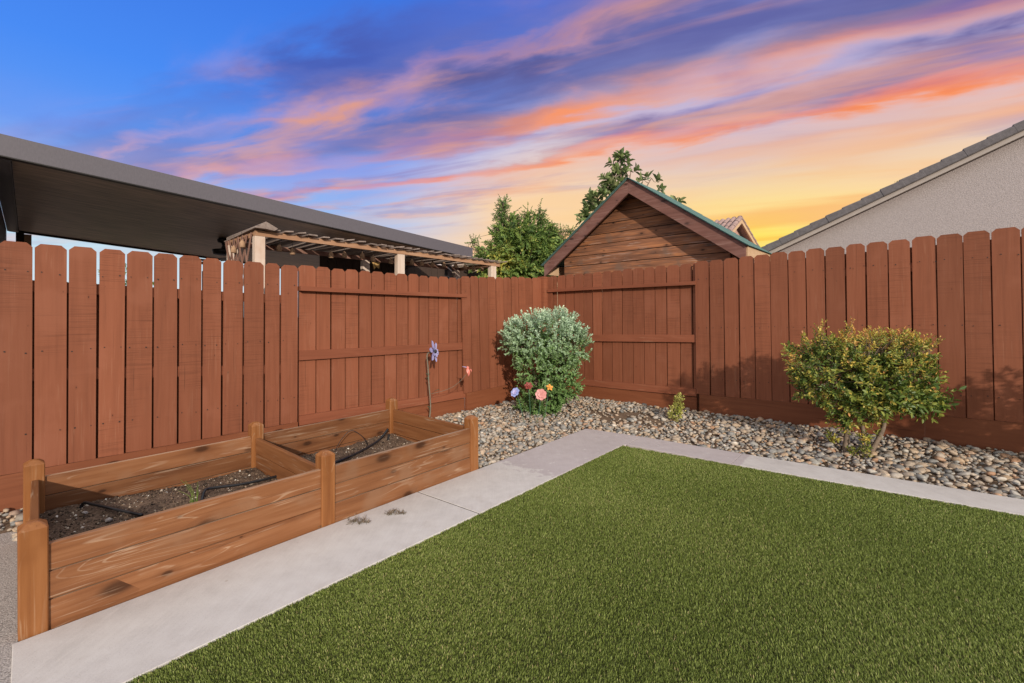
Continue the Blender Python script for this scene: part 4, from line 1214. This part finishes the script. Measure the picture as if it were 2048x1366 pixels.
def small_flower(x, y, base, Y, rad, wid, face, mat, mat2, label, n_p=6):
    b = at(base[0], base[1], Y); b.z = float(gravel_h(np.array(b.x), np.array(b.y))) - .03
    r_ = empty('flower_stake', b, label=label, cat='garden ornament')
    c = at(x, y, Y) - b; f = Vector(face).normalized()
    MB().tube(spline([(0, 0, 0), c * .5 + Vector((.01, .01, .02)), c - f * .03, c], 5), .004, 6).build('stem', M['stake_green'], r_, smooth=True)
    petals(r_, c, f, n_p, rad, wid, mat, .3)
    petals(r_, c + f * .012, f, n_p - 1, rad * .55, wid * .6, mat2, .8, phase=.5)
    o = MB().lathe([(.004, 0), (.010, .004), (.006, .016)], sides=8).build('flower_centre', mat2, r_, smooth=True)
    o.location = c + f * .008; o.rotation_euler = f.to_track_quat('Z', 'Y').to_euler()
    return r_, c
r_, c = small_flower(1082, 789, (1072, 838), 6.05, .078, .066, (-.1, -1, .25), M['pink'], M['pink'], 'pink metal flower stake in front of the silver shrub', 7)
r_, c = small_flower(1031, 785, (1050, 838), 6.10, .070, .054, (-.6, -.7, .55), M['lav_blue'], M['lavender'], 'periwinkle blue metal flower stake at left foot of silver shrub', 7)
r_, c = small_flower(1057, 772, (1060, 838), 6.18, .058, .042, (.1, -.8, .6), M['red_petal'], M['red_petal'], 'dark red metal flower stake behind the pink one', 6)
r_, c = small_flower(1099, 775, (1085, 838), 6.15, .050, .032, (.3, -.8, .6), M['orange_petal'], M['orange_petal'], 'orange metal flower stake right of the pink one', 5)

# ================================================================== neighbours: patio cover, fan, pergola, bells
FP = Frame(FL.w((0, 1.2, 0)), FL.a)
zb = lerp_fn(FP.hit(0, 310.6), FP.hit(600, 441)); zt = lerp_fn(FP.hit(0, 268), FP.hit(600, 413))
sA, sB = FP.s(-16), FP.s(944)
CW = 5.45
cov = empty('patio_cover', (FP.o.x, FP.o.y, 0), FP.a, label='dark bronze sloped patio cover behind the left fence', cat='patio cover')
def slope_prism(s0, s1, y0, y1, lo, hi):
    return MB().hexa([(s0, y0, lo(s0)), (s1, y0, lo(s1)), (s1, y1, lo(s1)), (s0, y1, lo(s0))], [(s0, y0, hi(s0)), (s1, y0, hi(s1)), (s1, y1, hi(s1)), (s0, y1, hi(s0))])
slope_prism(sA, sB, -.02, .03, zb, zt).build('fascia', M['cover_fascia'], cov)
slope_prism(sA, sB, -.026, .06, lambda s: zb(s) - .012, lambda s: zb(s) - .001).build('drip_edge', M['dark'], cov)
npan = 4
for k in range(npan):
    y0 = .065 + k * (CW - .1) / npan; y1 = .065 + (k + 1) * (CW - .1) / npan - .004
    slope_prism(sA + .12, sB - .02, y0, y1, lambda s: zb(s) + .012, lambda s: zb(s) + .09).build('roof_panel', M['cover_under'], cov)
slope_prism(sA - .02, sA + .115, .065, CW, lambda s: zb(s) - .02, lambda s: zb(s) + .09).build('end_trim', M['cover_fascia'], cov)
slope_prism(sA + .0, sB, CW - .03, CW + .03, lambda s: zb(s) - .02, lambda s: zb(s) + .12).build('fascia', M['dark'], cov)
slope_prism(sB - .018, sB + .05, .04, CW - .04, lambda s: zb(s) - .02, lambda s: zt(s) - .01).build('gutter', M['cover_fascia'], cov)
rv = MB()
for k in range(46):
    y = .2 + k * .112; s_ = sA + .10
    rv.poly([(s_ + .008 * math.cos(t), y + .008 * math.sin(t), zb(s_) - .0215) for t in np.linspace(0, 2 * math.pi, 6, endpoint=False)], [(5, 4, 3, 2, 1, 0)])
rv.build('rivets', M['dark'], cov, kind='stuff')
for s_, y_ in ((sB - .25, .4), (sB - .25, CW - .4)):
    MB().box(s_ - .05, s_ + .05, y_ - .05, y_ + .05, -.4, zb(s_)).build('post', M['cover_fascia'], cov)

# ceiling fan under it
def under_hit(x, y):
    lo, hi = .1, 5.4
    for _ in range(40):
        md = (lo + hi) / 2; h = FP.hit(x, y, md)
        if h.z < zb(h.x): lo = md
        else: hi = md
    return FP.hit(x, y, md)
fh = under_hit(447, 478)
fw = FP.w(fh)
fan = empty('ceiling_fan', fw, label='black ceiling fan hanging from the patio cover', cat='fan')
fr_ = fw.y / PF
MB().lathe([(.02, -20 * fr_), (.035, -18 * fr_), (.02, -13 * fr_), (.03, -9 * fr_), (.085, -7 * fr_), (.095, -2 * fr_), (.05, 4 * fr_)], sides=14).build('mount', M['dark'], fan, smooth=True)
MB().lathe([(.06, -33 * fr_), (.15, -31 * fr_), (.17, -24 * fr_), (.165, -22 * fr_), (.03, -19 * fr_)], sides=18).build('motor', M['dark'], fan, smooth=True)
for k in range(5):
    a = k * 2 * math.pi / 5 + .3
    o = MB().hexa([(.15, -.05, 0), (.62, -.075, 0), (.62, .075, 0), (.15, .05, 0)], [(.15, -.05, .008), (.62, -.075, .008), (.62, .075, .008), (.15, .05, .008)]).build('blade', M['dark'], fan)
    o.location = (0, 0, -46 * fr_); o.rotation_euler = (.15, 0, a)

sc0, sc1 = FP.s(640, 2.2), FP.s(985, 2.2)
MB().hexa([FP.w((sA - .3, -.6, -.39)), FP.w((sB + 1, -.6, -.39)), FP.w((sB + 1, CW + 1, -.39)), FP.w((sA - .3, CW + 1, -.39))], [FP.w((sA - .3, -.6, -.15)), FP.w((sB + 1, -.6, -.15)), FP.w((sB + 1, CW + 1, -.15)), FP.w((sA - .3, CW + 1, -.15))]).build('neighbour_bounce_slab', plain('pale_concrete', (.46, .44, .41), .9, .15, .1, 3.0), kind='structure')  # unseen slab added to bounce light onto the cover's underside
scr = empty('privacy_screen', FP.w(((sc0 + sc1) / 2, 2.2, -.4)), FP.a, label='dark board screen standing under the far end of patio cover', cat='screen')
nb = 28
for k in range(nb):
    a = (sc1 - sc0) * (k / nb - .5); b = (sc1 - sc0) * ((k + 1) / nb - .5) - .008
    MB().box(a, b, 0, .02, 0, 3.0).build('board', M['dark_brown'], scr)
# neighbour house at the far left under / beside the cover
hz = zb(sA)
nh = empty('house', FP.w((sA - 2.2, 2.5, 0)), FP.a, label='dark brown house side at far left edge beside patio cover', cat='house')
MB().box(-2.5, 2.165, -1.9, 3.3, -.4, hz + .06).build('wall', M['dark_brown'], nh)
MB().box(-2.5, 2.10, -2.2, 3.4, hz + .062, hz + .12).build('eave', M['dark'], nh)
rfm = MB()
rfm.prism([(-2.6, hz + .122), (2.10, hz + .122), (-.25, hz + .75)], -2.35, 3.4)
rfm.build('roof', M['roof_tile'], nh)
for k in range(2):
    mb = MB().box(-.05, .05, -.05, .05, -.4, zb(sA + .3 + k * .2) - .03).build('post', M['tan_trim' if k else 'dark_brown'], cov)
    q = FP.hit((40, 55)[k], 470, CW - .15 + k * .05); mb.location = (q.x, q.y, 0)

# pergola with hanging bells
FG = Frame(FL.w((0, .5, 0)), FL.a)
pg = empty('pergola', (FG.o.x, FG.o.y, 0), FG.a, label='weathered slatted pergola with pale posts behind the left fence', cat='pergola')
gb = lerp_fn(FG.hit(514, 471), FG.hit(980, 531)); gt = lerp_fn(FG.hit(512, 460), FG.hit(980, 523.5))
g0, g1 = FG.s(511), FG.s(1000)
slope_prism(g0, g1, 0, .045, gb, gt).build('beam', M['pergola_beam'], pg)
slope_prism(g0, g1, 1.06, 1.10, gb, gt).build('beam', M['lattice'], pg)
for sx in (g0 + .01, g1 - .05):
    MB().hexa([(sx, .05, gb(sx)), (sx + .04, .05, gb(sx)), (sx + .04, 1.055, gb(sx)), (sx, 1.055, gb(sx))], [(sx, .05, gt(sx)), (sx + .04, .05, gt(sx)), (sx + .04, 1.055, gt(sx)), (sx, 1.055, gt(sx))]).build('beam', M['pergola_beam'], pg)
for (xa, xb) in ((510, 531), (796, 810), (983, 993)):
    a, b = FG.s(xa), FG.s(xb)
    for yy in (.002, 1.0):
        MB().box(a, a + max(.085, b - a), yy, yy + .09, -.4, gb((a + b) / 2) - .002).build('post', M['pale_post'], pg, bevel=.004)
s_ = g0 - .03
while s_ < g1 + .05:
    w_ = random.uniform(.075, .13)
    z_ = gt(s_ + w_ / 2) + .004
    o = MB().prism([(0, 0), (w_, 0), (w_, .016), (0, .016)], -random.uniform(.05, .11), 1.2 + random.uniform(-.05, .08)).build('roof_slat', M['lath'], pg)
    o.location = (s_, 0, z_ + random.uniform(0, .008)); o.rotation_euler = (random.uniform(-.015, .02), random.uniform(-.22, .05), random.uniform(-.03, .03))
    s_ += w_ + random.uniform(.03, .075)
o = MB().prism([(0, 0), (.16, -.02), (.2, .01), (.07, .075), (0, .03)], -.1, 1.15).build('roof_slat', M['lath'], pg)
o.location = (g0 + .01, 0, gt(g0) + .02)
# lattice on its left end
zl0, zl1 = gt(g0) - .62, gt(g0) - .02
for k in range(7):
    for sg in (-1, 1):
        yc = .1 + k * .165
        half = .34
        y0 = yc - half * .45 * sg; y1 = yc + half * .45 * sg
        if min(y0, y1) < .02 or max(y0, y1) > 1.08: continue
        x_ = g0 - .012 - (.009 if sg > 0 else 0)
        d = Vector((0, y1 - y0, zl1 - zl0)).normalized(); p_ = Vector((0, d.z, -d.y)) * .021
        a_ = Vector((x_, y0, zl0)); b_ = Vector((x_, y1, zl1)); t_ = Vector((.006, 0, 0))
        MB().hexa([a_ - p_, a_ + p_, a_ + p_ + t_, a_ - p_ + t_], [b_ - p_, b_ + p_, b_ + p_ + t_, b_ - p_ + t_]).build('lattice_strip', M['lattice'], pg)
bell_me = MB().lathe([(.030, -.088), (.033, -.086), (.033, -.050), (.029, -.028), (.018, -.010), (.006, 0), (.002, .012)], sides=14).mesh('bell_body', M['bell'], True)
string_me = MB().tube([(0, 0, 0), (0, 0, .09)], .0022, 5).mesh('cord', M['dark'])
bells = [(472, 500, 'lattice'), (490.5, 489, 'lattice')] + [(x, y, '') for x, y in ((559, 497), (585, 504), (662, 511), (688.6, 511), (724.6, 513), (746.7, 519.6), (782, 524), (823.6, 526.7), (843.9, 528.8), (865.5, 530.8), (888, 532), (911, 534), (930, 537), (947, 539.7), (964, 541))]
ordn = ['first', 'second', 'third', 'fourth', 'fifth', 'sixth', 'seventh', 'eighth', 'ninth', 'tenth', 'eleventh', 'twelfth', 'thirteenth', 'fourteenth', 'fifteenth']
for k, (x, y, tag) in enumerate(bells):
    off = .32 if not tag else (.62, .30)[k]
    h = FG.hit(x, y - 8, off)
    if tag: h.x = min(h.x, g0 - .05)
    lab = ('clay bell at the far side of the pergola lattice', 'clay bell at the near side of the pergola lattice')[k] if tag else ordn[k - 2] + ' clay bell from the left hanging inside the pergola front'
    r_ = empty('clay_bell', FG.w(h), label=lab, cat='bell', group='clay bells hung along the pergola')
    r_.rotation_euler = (random.uniform(-.06, .06), random.uniform(-.06, .06), random.uniform(0, 3))
    link(bpy.data.objects.new('bell_body', bell_me), r_)
    c = bpy.data.objects.new('cord', string_me); link(c, r_)
    c.scale = (1, 1, max(.3, (gt(h.x) + .01 - h.z) / .09))
# ochre cloth ornament by the pergola middle
h = FG.hit(752, 531, .55)
cl = MB().poly([(-.06, 0, .05), (.06, .01, .05), (.045, .0, -.05), (.0, .012, -.02), (-.03, 0, -.06), (-.06, .006, .05), (.06, .016, .05), (.045, .006, -.05), (0, .018, -.02), (-.03, .006, -.06)], [(0, 4, 3, 2, 1), (5, 6, 7, 8, 9)])
o = cl.build('cloth_ornament', mcol('ochre_cloth', (.42, .26, .10), .9, .1), label='small ochre cloth ornament hanging under the pergola', cat='ornament'); o.location = FG.w(h)

# ================================================================== shed with gable
FS = Frame(FR.w((0, .8, 0)), FR.a)
apx = FS.hit(1259, 357); eL = FS.hit(1088.4, 527); eR = FS.hit(1491, 493)
half = (eR.x - eL.x) / 2; sc_ = (eR.x + eL.x) / 2; ze = (eL.z + eR.z) / 2; za = apx.z
kk = (za - ze) / half
shed = empty('shed', FS.w((sc_, 0, -.3)), FS.a, label='wooden gabled shed with plank siding behind the right fence', cat='shed')
zo = -.3
DEP = 1.35; OVH = .28; RK = .25
ze -= zo; za -= zo
for sg in (-1, 1):
    # rake board, local x along the slope
    Lr = math.hypot(half, za - ze); an = math.atan2(za - ze, half)
    ca = math.cos(an)
    wv = RK
    ol = [(0, za), (0, za - wv), (sg * half, ze - wv), (sg * half, ze)]
    if sg < 0: ol = ol[::-1]
    ol = [(x, z) for x, z in ol]
    if sg > 0: ol = [ol[0], ol[1], ol[2], ol[3]]
    sh_ = .004 if sg > 0 else 0
    mb = MB().prism([(x + sg * .001, z) for x, z in ol], 0, .04)
    o = mb.build('rake_board', M['rake'], shed)
    # roof sheathing slab with shingle courses
    rb = MB().hexa([(0, -.03, za + .002), (0, DEP, za + .002), (sg * (half + .03), DEP, ze + .002 - .03 * kk), (sg * (half + .03), -.03, ze + .002 - .03 * kk)],
                   [(0, -.03, za + .016), (0, DEP, za + .016), (sg * (half + .03), DEP, ze + .016 - .03 * kk), (sg * (half + .03), -.03, ze + .016 - .03 * kk)])
    ro = rb.build('roof', M['shingle_green'], shed)
    for c_ in range(10):
        t0 = c_ / 10; t1 = (c_ + 1) / 10
        x0 = sg * (half + .05) * t0; x1 = sg * (half + .05) * t1
        z0 = za - abs(x0) * kk; z1 = za - abs(x1) * kk
        MB().hexa([(x0, -.05, z0 + .018), (x0, DEP, z0 + .018), (x1, DEP, z1 + .019), (x1, -.05, z1 + .019)], [(x0, -.05, z0 + .021), (x0, DEP, z0 + .021), (x1, DEP, z1 + .028), (x1, -.05, z1 + .028)]).build('shingle_course', M['shingle_green'], ro)
    # side wall and fascia at the eave
    MB().box(sg * (half - .30) - .03, sg * (half - .30) + .03, OVH + .05, DEP - .1, 0, ze + .15).build('wall', M['siding'], shed)
    MB().box(sg * half - .02, sg * half + .02, .045, DEP, ze - .20, ze - .005).build('fascia', M['tan_trim'], shed)
prow = .188
ztop = za - .10; k = 0
zlow = 1.7
while ztop > zlow:
    z1 = ztop; z0 = ztop - prow + .012
    hw1 = max(.0, (za - .06 - z1) / kk); hw0 = (za - .06 - z0) / kk
    lim = half - .30
    hw1 = min(hw1, lim); hw0 = min(hw0, lim)
    ol = [(-hw0, z0), (hw0, z0)] + ([(hw1, z1), (-hw1, z1)] if hw1 > .01 else [(0, z1)])
    cx_ = 0; cz_ = (z0 + z1) / 2
    o = MB().prism([(x, z - cz_) for x, z in ol], 0, .02).build('siding_plank', M['siding'], shed, bevel=.003)
    o.location = (0, OVH + random.uniform(-.004, .004), cz_)
    o.rotation_euler = (.05, 0, 0)
    ztop -= prow
MB().box(-half + .33, half - .33, OVH + .03, OVH + .06, 0, 1.72).build('wall', M['siding'], shed)
kn = MB()
MB().prism([(-half + .31, 1.7), (half - .31, 1.7), (half - .31, ze + .31 * kk - .09), (0, za - .09), (-half + .31, ze + .31 * kk - .09)], OVH + .035, OVH + .05).build('wall', M['dark_brown'], shed)  # dark backing added to give the plank gaps their shadow lines

# ================================================================== stucco house at the right
FH = Frame(FR.w((0, 2.1, 0)), FR.a)
ra, rb_ = FH.hit(1525, 494), FH.hit(2048, 240)
rk = (rb_.z - ra.z) / (rb_.x - ra.x)
rz_ = lambda s: ra.z + (s - ra.x) * rk
hs = empty('house', FH.w((ra.x, 0, 0)), FH.a, label='beige stucco house gable with grey tile rake at the right', cat='house')
Lh = 6.0
loc = lambda s: s - ra.x
z0_ = ra.z
MB().prism([(.18, -.4), (Lh, -.4), (Lh, z0_ + Lh * rk - .135), (.18, z0_ + .18 * rk - .135)], .16, .4).build('wall', M['stucco'], hs)
MB().prism([(0, z0_ - .185), (Lh, z0_ + Lh * rk - .185), (Lh, z0_ + Lh * rk - .120), (0, z0_ - .120)], .02, .07).build('fascia', M['house_trim'], hs)
MB().prism([(.0, z0_ - .13), (Lh, z0_ + Lh * rk - .13), (Lh, z0_ + Lh * rk - .1), (.0, z0_ - .1)], .072, 5.0).build('roof', M['roof_tile'], hs)
MB().box(.18, .4, .41, 4.5, -.4, z0_ - .05).build('wall', M['stucco'], hs)
s12a, s12b = FH.s(1560), FH.s(2028)
tl = None
joints = [1533, 1560, 1590, 1621.5, 1653, 1686, 1724, 1762, 1800, 1841, 1884, 1928, 1976, 2028]
# the rake tiles follow the slope line as seen in the photo
def rake_s(x):
    return FH.hit(x, 494 + (x - 1525) / (2048 - 1525) * (240 - 494)).x
js = [rake_s(1525)] + [rake_s(x) for x in joints]
dj = (js[-1] - js[1]) / (len(js) - 2)
while js[-1] < ra.x + Lh: js.append(js[-1] + dj)
an = math.atan(rk)
for a, b in zip(js[:-1], js[1:]):
    L = (b - a) / math.cos(an) + .03
    o = MB().prism([(-.02, -.115), (L, -.115), (L, -.012), (-.02, .008)], 0, .16).build('rake_tile', M['roof_tile'], hs, bevel=.012)
    o.location = (loc(a), -.02 + random.uniform(-.004, .004), rz_(a)); o.rotation_euler = (0, -an + random.uniform(-.006, .006), 0)

# ================================================================== far house with clay tile roof
ap = at(1484, 436, 18.0)
fhs = empty('house', (ap.x, ap.y, -.4), math.atan2(.6, .8), label='distant gable house with pinkish barrel tile roof beyond the shed', cat='house')
hzz = ap.z + .4; sl_ = .72; HW = 2.6; DP = 3.2
MB().prism([(-HW + .25, 0), (HW - .25, 0), (HW - .25, hzz - sl_ * (HW - .25) - .1), (0, hzz - .14), (-HW + .25, hzz - sl_ * (HW - .25) - .1)], .35, .45).build('wall', M['stucco_pink'], fhs)
MB().box(-HW + .25, -HW + .35, .46, DP, 0, hzz - sl_ * HW).build('wall', M['stucco_pink'], fhs)
for sg in (-1, 1):
    ol = [(0, hzz - .04), (0, hzz - .20), (sg * HW, hzz - sl_ * HW - .20), (sg * HW, hzz - sl_ * HW - .04)]
    MB().prism(ol if sg < 0 else ol[::-1], 0, .06).build('rake_board', M['tan_trim'], fhs)
    MB().hexa([(0, -.02, hzz - .035), (0, DP, hzz - .035), (sg * HW, DP, hzz - sl_ * HW - .035), (sg * HW, -.02, hzz - sl_ * HW - .035)], [(0, -.02, hzz), (0, DP, hzz), (sg * HW, DP, hzz - sl_ * HW), (sg * HW, -.02, hzz - sl_ * HW)]).build('roof', M['clay_tile'], fhs)
tm = MB()
ls = .42
pr = [(math.cos(t) * .11, math.sin(t) * .10) for t in np.linspace(0, math.pi, 7)]
pts = [(x, 0, z) for x, z in pr] + [(x * .82, ls, z * .82) for x, z in pr]
tm.poly(pts, [(i, i + 1, i + 8, i + 7) for i in range(6)])
tile_me = tm.mesh('roof_tile', M['clay_tile'], True)
an_ = math.atan(sl_)
for sg in (-1, 1):
    for r_ in range(7):
        for c_ in range(11 if sg < 0 else 2):
            o = bpy.data.objects.new('roof_tile', tile_me)
            d_ = (r_ + 1) * .36
            o.location = (sg * d_ * math.cos(an_), .08 + c_ * .24, hzz + .012 - d_ * math.sin(an_))
            # tile runs up the slope: local +y to slope-up direction
            up_ = Vector((-sg * math.cos(an_), 0, math.sin(an_))); sd_ = Vector((0, -sg, 0)) if sg < 0 else Vector((0, -1, 0))
            sd_ = Vector((0, 1, 0)) if sg > 0 else Vector((0, -1, 0))
            nz_ = sd_.cross(up_)
            if nz_.z < 0: sd_ = -sd_; nz_ = -nz_
            o.rotation_euler = Matrix((sd_, up_, nz_)).transposed().to_euler()
            link(o, fhs)

# ================================================================== trees and hedges beyond the fences
# feathery tree
tY = 11.0
tb = at(1052, PHY, tY); tb.z = -.4
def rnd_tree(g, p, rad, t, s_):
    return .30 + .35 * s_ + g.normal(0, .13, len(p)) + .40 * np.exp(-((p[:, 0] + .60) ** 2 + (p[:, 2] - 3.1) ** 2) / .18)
S = lambda x, y: ((x - 1052) / PF * tY, (PHY - y) / PF * tY + HC + .4)
bl = []
for (x, y, rx, rz) in [(1050, 520, 62, 55), (1010, 505, 40, 50), (1095, 520, 48, 40), (1045, 470, 55, 32), (985, 520, 30, 26), (1085, 485, 38, 30), (1120, 535, 40, 30), (1020, 545, 60, 40), (965, 530, 24, 18)]:
    X_, Z_ = S(x, y); bl.append(((X_, 0, Z_), (rx / PF * tY, rx / PF * tY * .8, rz / PF * tY)))
c1 = crown(bl, 900, 16, .42, .125, .050, rnd_tree, up=.15, fill=.35, pairs=True, seed=51)
bl2 = []
for (x, y, h_) in [(1003, 425, 30), (1000, 455, 30), (1030, 440, 24), (1056, 440, 25), (1080, 432, 26), (1098, 460, 22), (1118, 470, 16), (1140, 462, 8), (1125, 478, 8), (958, 505, 14), (948, 484, 5), (1010, 408, 10)]:
    X_, Z_ = S(x, y); bl2.append(((X_, 0, Z_), (.09, .09, h_ / PF * tY)))
c2 = crown(bl2, 250, 14, .36, .080, .024, lambda g, p, rad, t, s_: .10 + .45 * s_ + g.normal(0, .1, len(p)), up=.18, spread=.75, fill=.8, pairs=True, seed=52)
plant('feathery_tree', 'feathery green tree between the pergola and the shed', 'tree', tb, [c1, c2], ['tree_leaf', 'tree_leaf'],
      [([(0, 0, 0), (.02, 0, .9), (-.1, 0, 2.0), (-.45, 0, 3.2), (-.58, 0, 4.4)], [.09, .08, .06, .03, .01]), ([(.05, 0, .2), (.1, 0, 1.6), (.3, 0, 2.8), (.38, 0, 4.2)], [.07, .06, .035, .01]), ([(0, .05, .3), (-.02, .1, 1.8), (.05, 0, 3.2), (.02, 0, 4.2)], [.06, .05, .03, .01])],
      twig=200, twig_r=.006, seed=7, stem_name='trunk', leaf_name='crown', one_stem=True)
# broad-leaved tree behind the shed
mY = 12.5
mb_ = at(1245, PHY, mY); mb_.z = -.4
S2 = lambda x, y: ((x - 1245) / PF * mY, (PHY - y) / PF * mY + HC + .4)
bl = []
for (x, y, rx, rz) in [(1243, 335, 22, 26), (1225, 365, 20, 20), (1262, 352, 18, 18), (1212, 378, 14, 14), (1200, 398, 20, 18), (1183, 408, 14, 14), (1168, 436, 10, 10), (1302, 363, 16, 12), (1318, 378, 8, 8), (1290, 358, 10, 8), (1352, 402, 9, 5), (1235, 395, 18, 18), (1240, 316, 12, 10)]:
    X_, Z_ = S2(x, y); bl.append(((X_, 0, Z_), (rx / PF * mY, rx / PF * mY * .8, rz / PF * mY)))
c1 = crown(bl, 62, 8, .15, .27, .110, lambda g, p, rad, t, s_: .1 + .6 * s_ + .2 * t + g.normal(0, .13, len(p)), up=.7, fill=.55, spread=1.15, seed=61)
sts = [([(0, 0, 0), (.0, 0, 2.0), (-.02, 0, 4.0), (-.05, 0, 6.1)], [.12, .10, .06, .012])]
for (x, y) in [(1200, 400), (1170, 437), (1225, 350), (1262, 345), (1303, 360), (1350, 403), (1318, 380), (1185, 412)]:
    X_, Z_ = S2(x, y); sts.append(([(0, 0, Z_ - 1.2), (X_ * .45, 0, Z_ - .7), (X_, 0, Z_ + .05)], [.05, .03, .008]))
plant('broad_leaved_tree', 'tree with large leathery leaves rising behind the shed roof', 'tree', mb_, [c1], ['big_leaf'], sts, twig=120, twig_r=.008, seed=9, stem_name='trunk', leaf_name='crown', one_stem=True)
# shrubs beyond the left fence, glimpsed over it and through its gaps
for k, (x, Y, w_, h_, lab) in enumerate([(225, 13.0, 1.5, 3.36, 'bright green tree top showing under the patio cover at left'), (100, 6.6, .8, 1.25, 'green shrub glimpsed through the gaps at left end of fence'), (330, 7.3, .9, 1.5, 'green shrub glimpsed through fence gaps under the ceiling fan'), (500, 6.3, .35, 1.6, 'green shrub glimpsed through fence gaps by the pergola post')]):
    b_ = at(x, PHY, Y); b_.z = -.4
    cr = crown([((0, 0, h_ * .62), (w_, w_ * .7, h_ * .38)), ((w_ * .5, 0, h_ * .5), (w_ * .7, w_ * .6, h_ * .35))], (260, 200, 200, 110)[k], 12, .22, .09, .04, rnd_tree, up=.5, fill=.4, seed=70 + k)
    plant('garden_shrub' if k else 'garden_tree', lab, 'shrub' if k else 'tree', b_, [cr], ['tree_leaf'], [([(0, 0, 0), (.03, 0, h_ * .5), (0, 0, h_ * .9)], [.05, .04, .01])], twig=40, seed=80 + k, stem_name='trunk', leaf_name='crown', one_stem=True)
# twiggy tree whose tips peep over the tiled rake at the right
kY = 13.0
b_ = at(1750, PHY, kY); b_.z = -.4
S3 = lambda x, y: ((x - 1750) / PF * kY, (PHY - y) / PF * kY + HC + .4)
bl = []
for (x, y, r_) in [(1734, 388, 7), (1796, 360, 6), (1775, 372, 8), (1760, 400, 18), (1800, 395, 20)]:
    X_, Z_ = S3(x, y); bl.append(((X_, 0, Z_), (r_ / PF * kY,) * 3))
cr = crown(bl, 26, 6, .2, .05, .03, rnd_tree, up=.9, fill=.6, seed=91)
plant('twiggy_tree', 'sparse twig tips peeping over the grey tile rake', 'tree', b_, [cr], ['tree_leaf'], [([(0, 0, 0), (.05, 0, 2.0), (-.1, 0, 4.0), S3(1734, 392)[0:1] + (0,) + S3(1734, 392)[1:]], [.08, .06, .03, .004]), ([(0, 0, 3.0), (.3, 0, 4.2), S3(1796, 362)[0:1] + (0,) + S3(1796, 362)[1:]], [.04, .02, .004])], twig=20, seed=92, stem_name='trunk', leaf_name='crown', one_stem=True)
